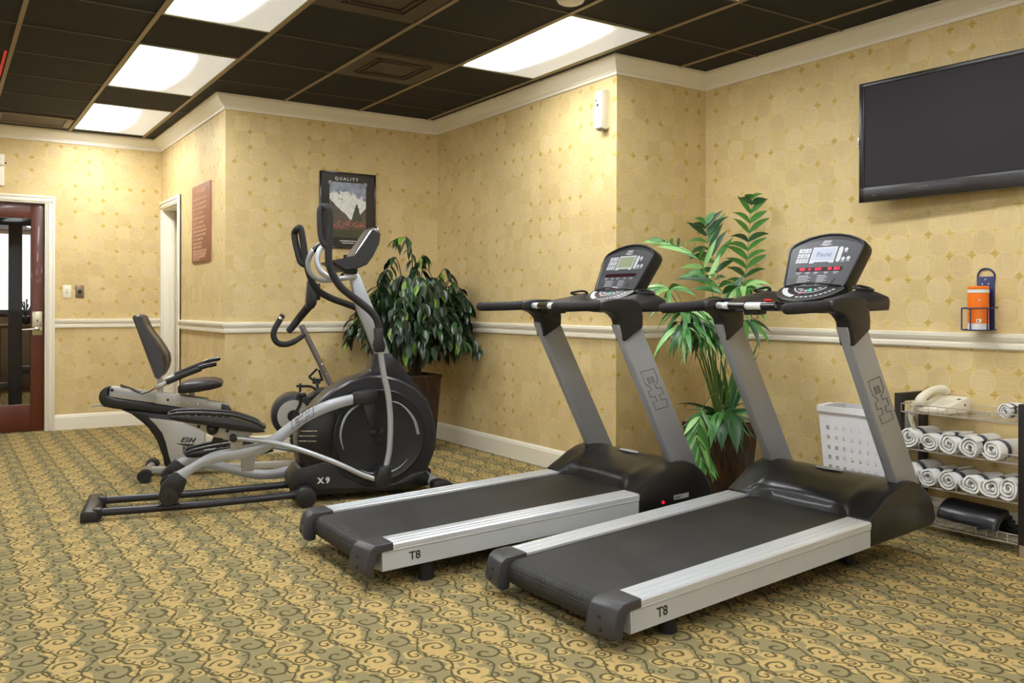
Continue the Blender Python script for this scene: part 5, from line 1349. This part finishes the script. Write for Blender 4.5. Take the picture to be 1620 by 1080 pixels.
frond([O, (-.08, -.02, .75), (-.13, -.07, 1.15), (-.24, -.07, 1.39), (-.41, -.07, 1.47), (-.54, -.07, 1.50)], 9, .21, .030, droop=.5, spread=.8, lift=.25, t0=.50, kk=[1, 1, 0])
frond([O, (.05, .10, .70), (.13, .13, 1.15), (.09, .13, 1.39), (.01, .12, 1.52), (-.03, .10, 1.64)], 8, .22, .040, droop=.8, spread=.9, lift=.3, t0=.55, kk=[2, 0, 2])
frond([O, (-.05, -.05, .80), (-.02, -.08, 1.10), (-.12, -.10, 1.24), (-.30, -.14, 1.32)], 7, .24, .040, droop=.7, spread=.9, lift=.2, t0=.5, kk=[0, 2, 0])
def burst(c, n, L, W, droop, kk, zmin=-.3, zmax=.9, sx=None, r=None):
    for k in range(n):
        a = 2 * PI * k / n + rn.uniform(-.2, .2)
        d = Vector((math.cos(a), math.sin(a), rn.uniform(zmin, zmax)))
        if sx: d += Vector(sx)
        L_ = L * rn.uniform(.75, 1.15); e = Vector(c) + d.normalized() * L_
        if e.x > .29: d.x -= (e.x - .29) / L_ * 1.6
        if e.y > .40: d.y -= (e.y - .40) / L_ * 1.6
        leaf(fr_, c, d, L_, W * rn.uniform(.85, 1.15), droop * rn.uniform(.7, 1.3), .22, kk[k % len(kk)], 7, rn.uniform(-.15, .15), None, (-.62 + rn.uniform(-.35, .35), -.66 + rn.uniform(-.35, .35), .5 + rn.uniform(-.2, .4)))
ps.tube([O, (-.02, -.06, .80), (.06, -.12, 1.22)], [.006, .005, .003], 6, 5)
burst((.06, -.13, 1.24), 16, .22, .035, 1.5, [1, 0, 1, 0], -.1, .9)
burst((.05, -.14, 1.16), 12, .24, .035, 1.6, [0, 1, 0], -.3, .5)
for c in ((-.36, -.17, 1.05), (-.46, -.20, 1.12), (-.30, -.15, .98), (-.22, -.14, 1.08), (-.54, -.24, 1.02)):
    ps.tube([O, (c[0] * .5, c[1] * .5, .75), c], [.006, .005, .003], 6, 5)
    burst(c, 20, .28, .031, 1.9, [0, 1, 0, 2], -.3, .6, (-.25, -.1, 0))
for c in ((-.55, -.20, 1.12), (-.62, -.20, 1.22)):
    ps.tube([O, (-.25, -.1, .85), c], [.005, .004, .002], 6, 5)
    burst(c, 13, .22, .026, 1.2, [0, 1, 0], -.2, 1.0)
burst((.02, -.18, 1.04), 9, .24, .034, 1.9, [2, 0], -.3, .5, (.35, -.1, 0))
ps.tube([O, (.0, -.10, .75), (.02, -.18, 1.04)], [.006, .005, .003], 6, 5)
burst((-.14, -.05, 1.00), 10, .24, .036, 1.5, [0, 2, 1], -.2, .5)
ps.tube([O, (-.08, -.03, .7), (-.14, -.05, 1.0)], [.007, .006, .004], 6, 5)
# low frond hanging over the planter
frond([(-.04, -.05, .40), (-.24, -.20, .62), (-.46, -.30, .56), (-.53, -.33, .42), (-.51, -.33, .33), (-.47, -.33, .24)], 14, .22, .030, droop=1.0, spread=.8, lift=-.25, t0=.42, kk=[0, 1, 0])
for d_, L_, W_, kk in (((-.6, -.5, .1), .30, .085, 2), ((-.35, -.75, .1), .32, .09, 2), ((-.75, -.3, .2), .30, .07, 0), ((-.1, -.9, .1), .26, .08, 2), ((.5, -.7, .2), .24, .06, 2)):
    leaf(fr_, (-.12, -.14, .50), d_, L_, W_, 2.2, .25, kk, 8)
burst((-.02, -.02, .44), 34, .30, .020, 1.3, [2, 2, 0], .1, 1.2)
burst((-.16, -.10, .44), 22, .28, .018, 1.6, [2, 0, 2], .1, 1.0, (-.3, -.2, 0))
burst((.10, .02, .43), 8, .50, .030, .3, [2, 0], 2.0, 4.0)
clamp(fr_, .315, .44).build('foliage', LP, pp_, ang=80, fix=False); clamp(ps, .315, .44).build('stem', STG, pp_, ang=80)
# ------------------------------------------------------------------ camera, light, output look
sc = bpy.context.scene
cam = bpy.data.cameras.new('camera'); co_ = bpy.data.objects.new('camera', cam); C.objects.link(co_); sc.camera = co_
cam.sensor_fit = 'HORIZONTAL'; cam.sensor_width = 36.0; cam.lens = 1390.2 / 1620 * 36; cam.shift_y = -56.2 / 1620
cam.clip_start = .05; cam.clip_end = 60
co_.matrix_world = Matrix.Translation((0, 0, 1.128)) @ Matrix.Rotation(math.radians(-33.17), 4, 'Z') @ Matrix.Rotation(PI / 2, 4, 'X') @ Matrix.Rotation(.00264, 4, 'Z')
w = bpy.data.worlds.new('world'); sc.world = w; w.use_nodes = True
w.node_tree.nodes['Background'].inputs[0].default_value = (.8, .85, 1, 1); w.node_tree.nodes['Background'].inputs[1].default_value = .3
vs = sc.view_settings; vs.view_transform = 'Standard'; vs.look = 'None'; vs.gamma = 1.0; vs.use_curve_mapping = False; vs.exposure = 0.06
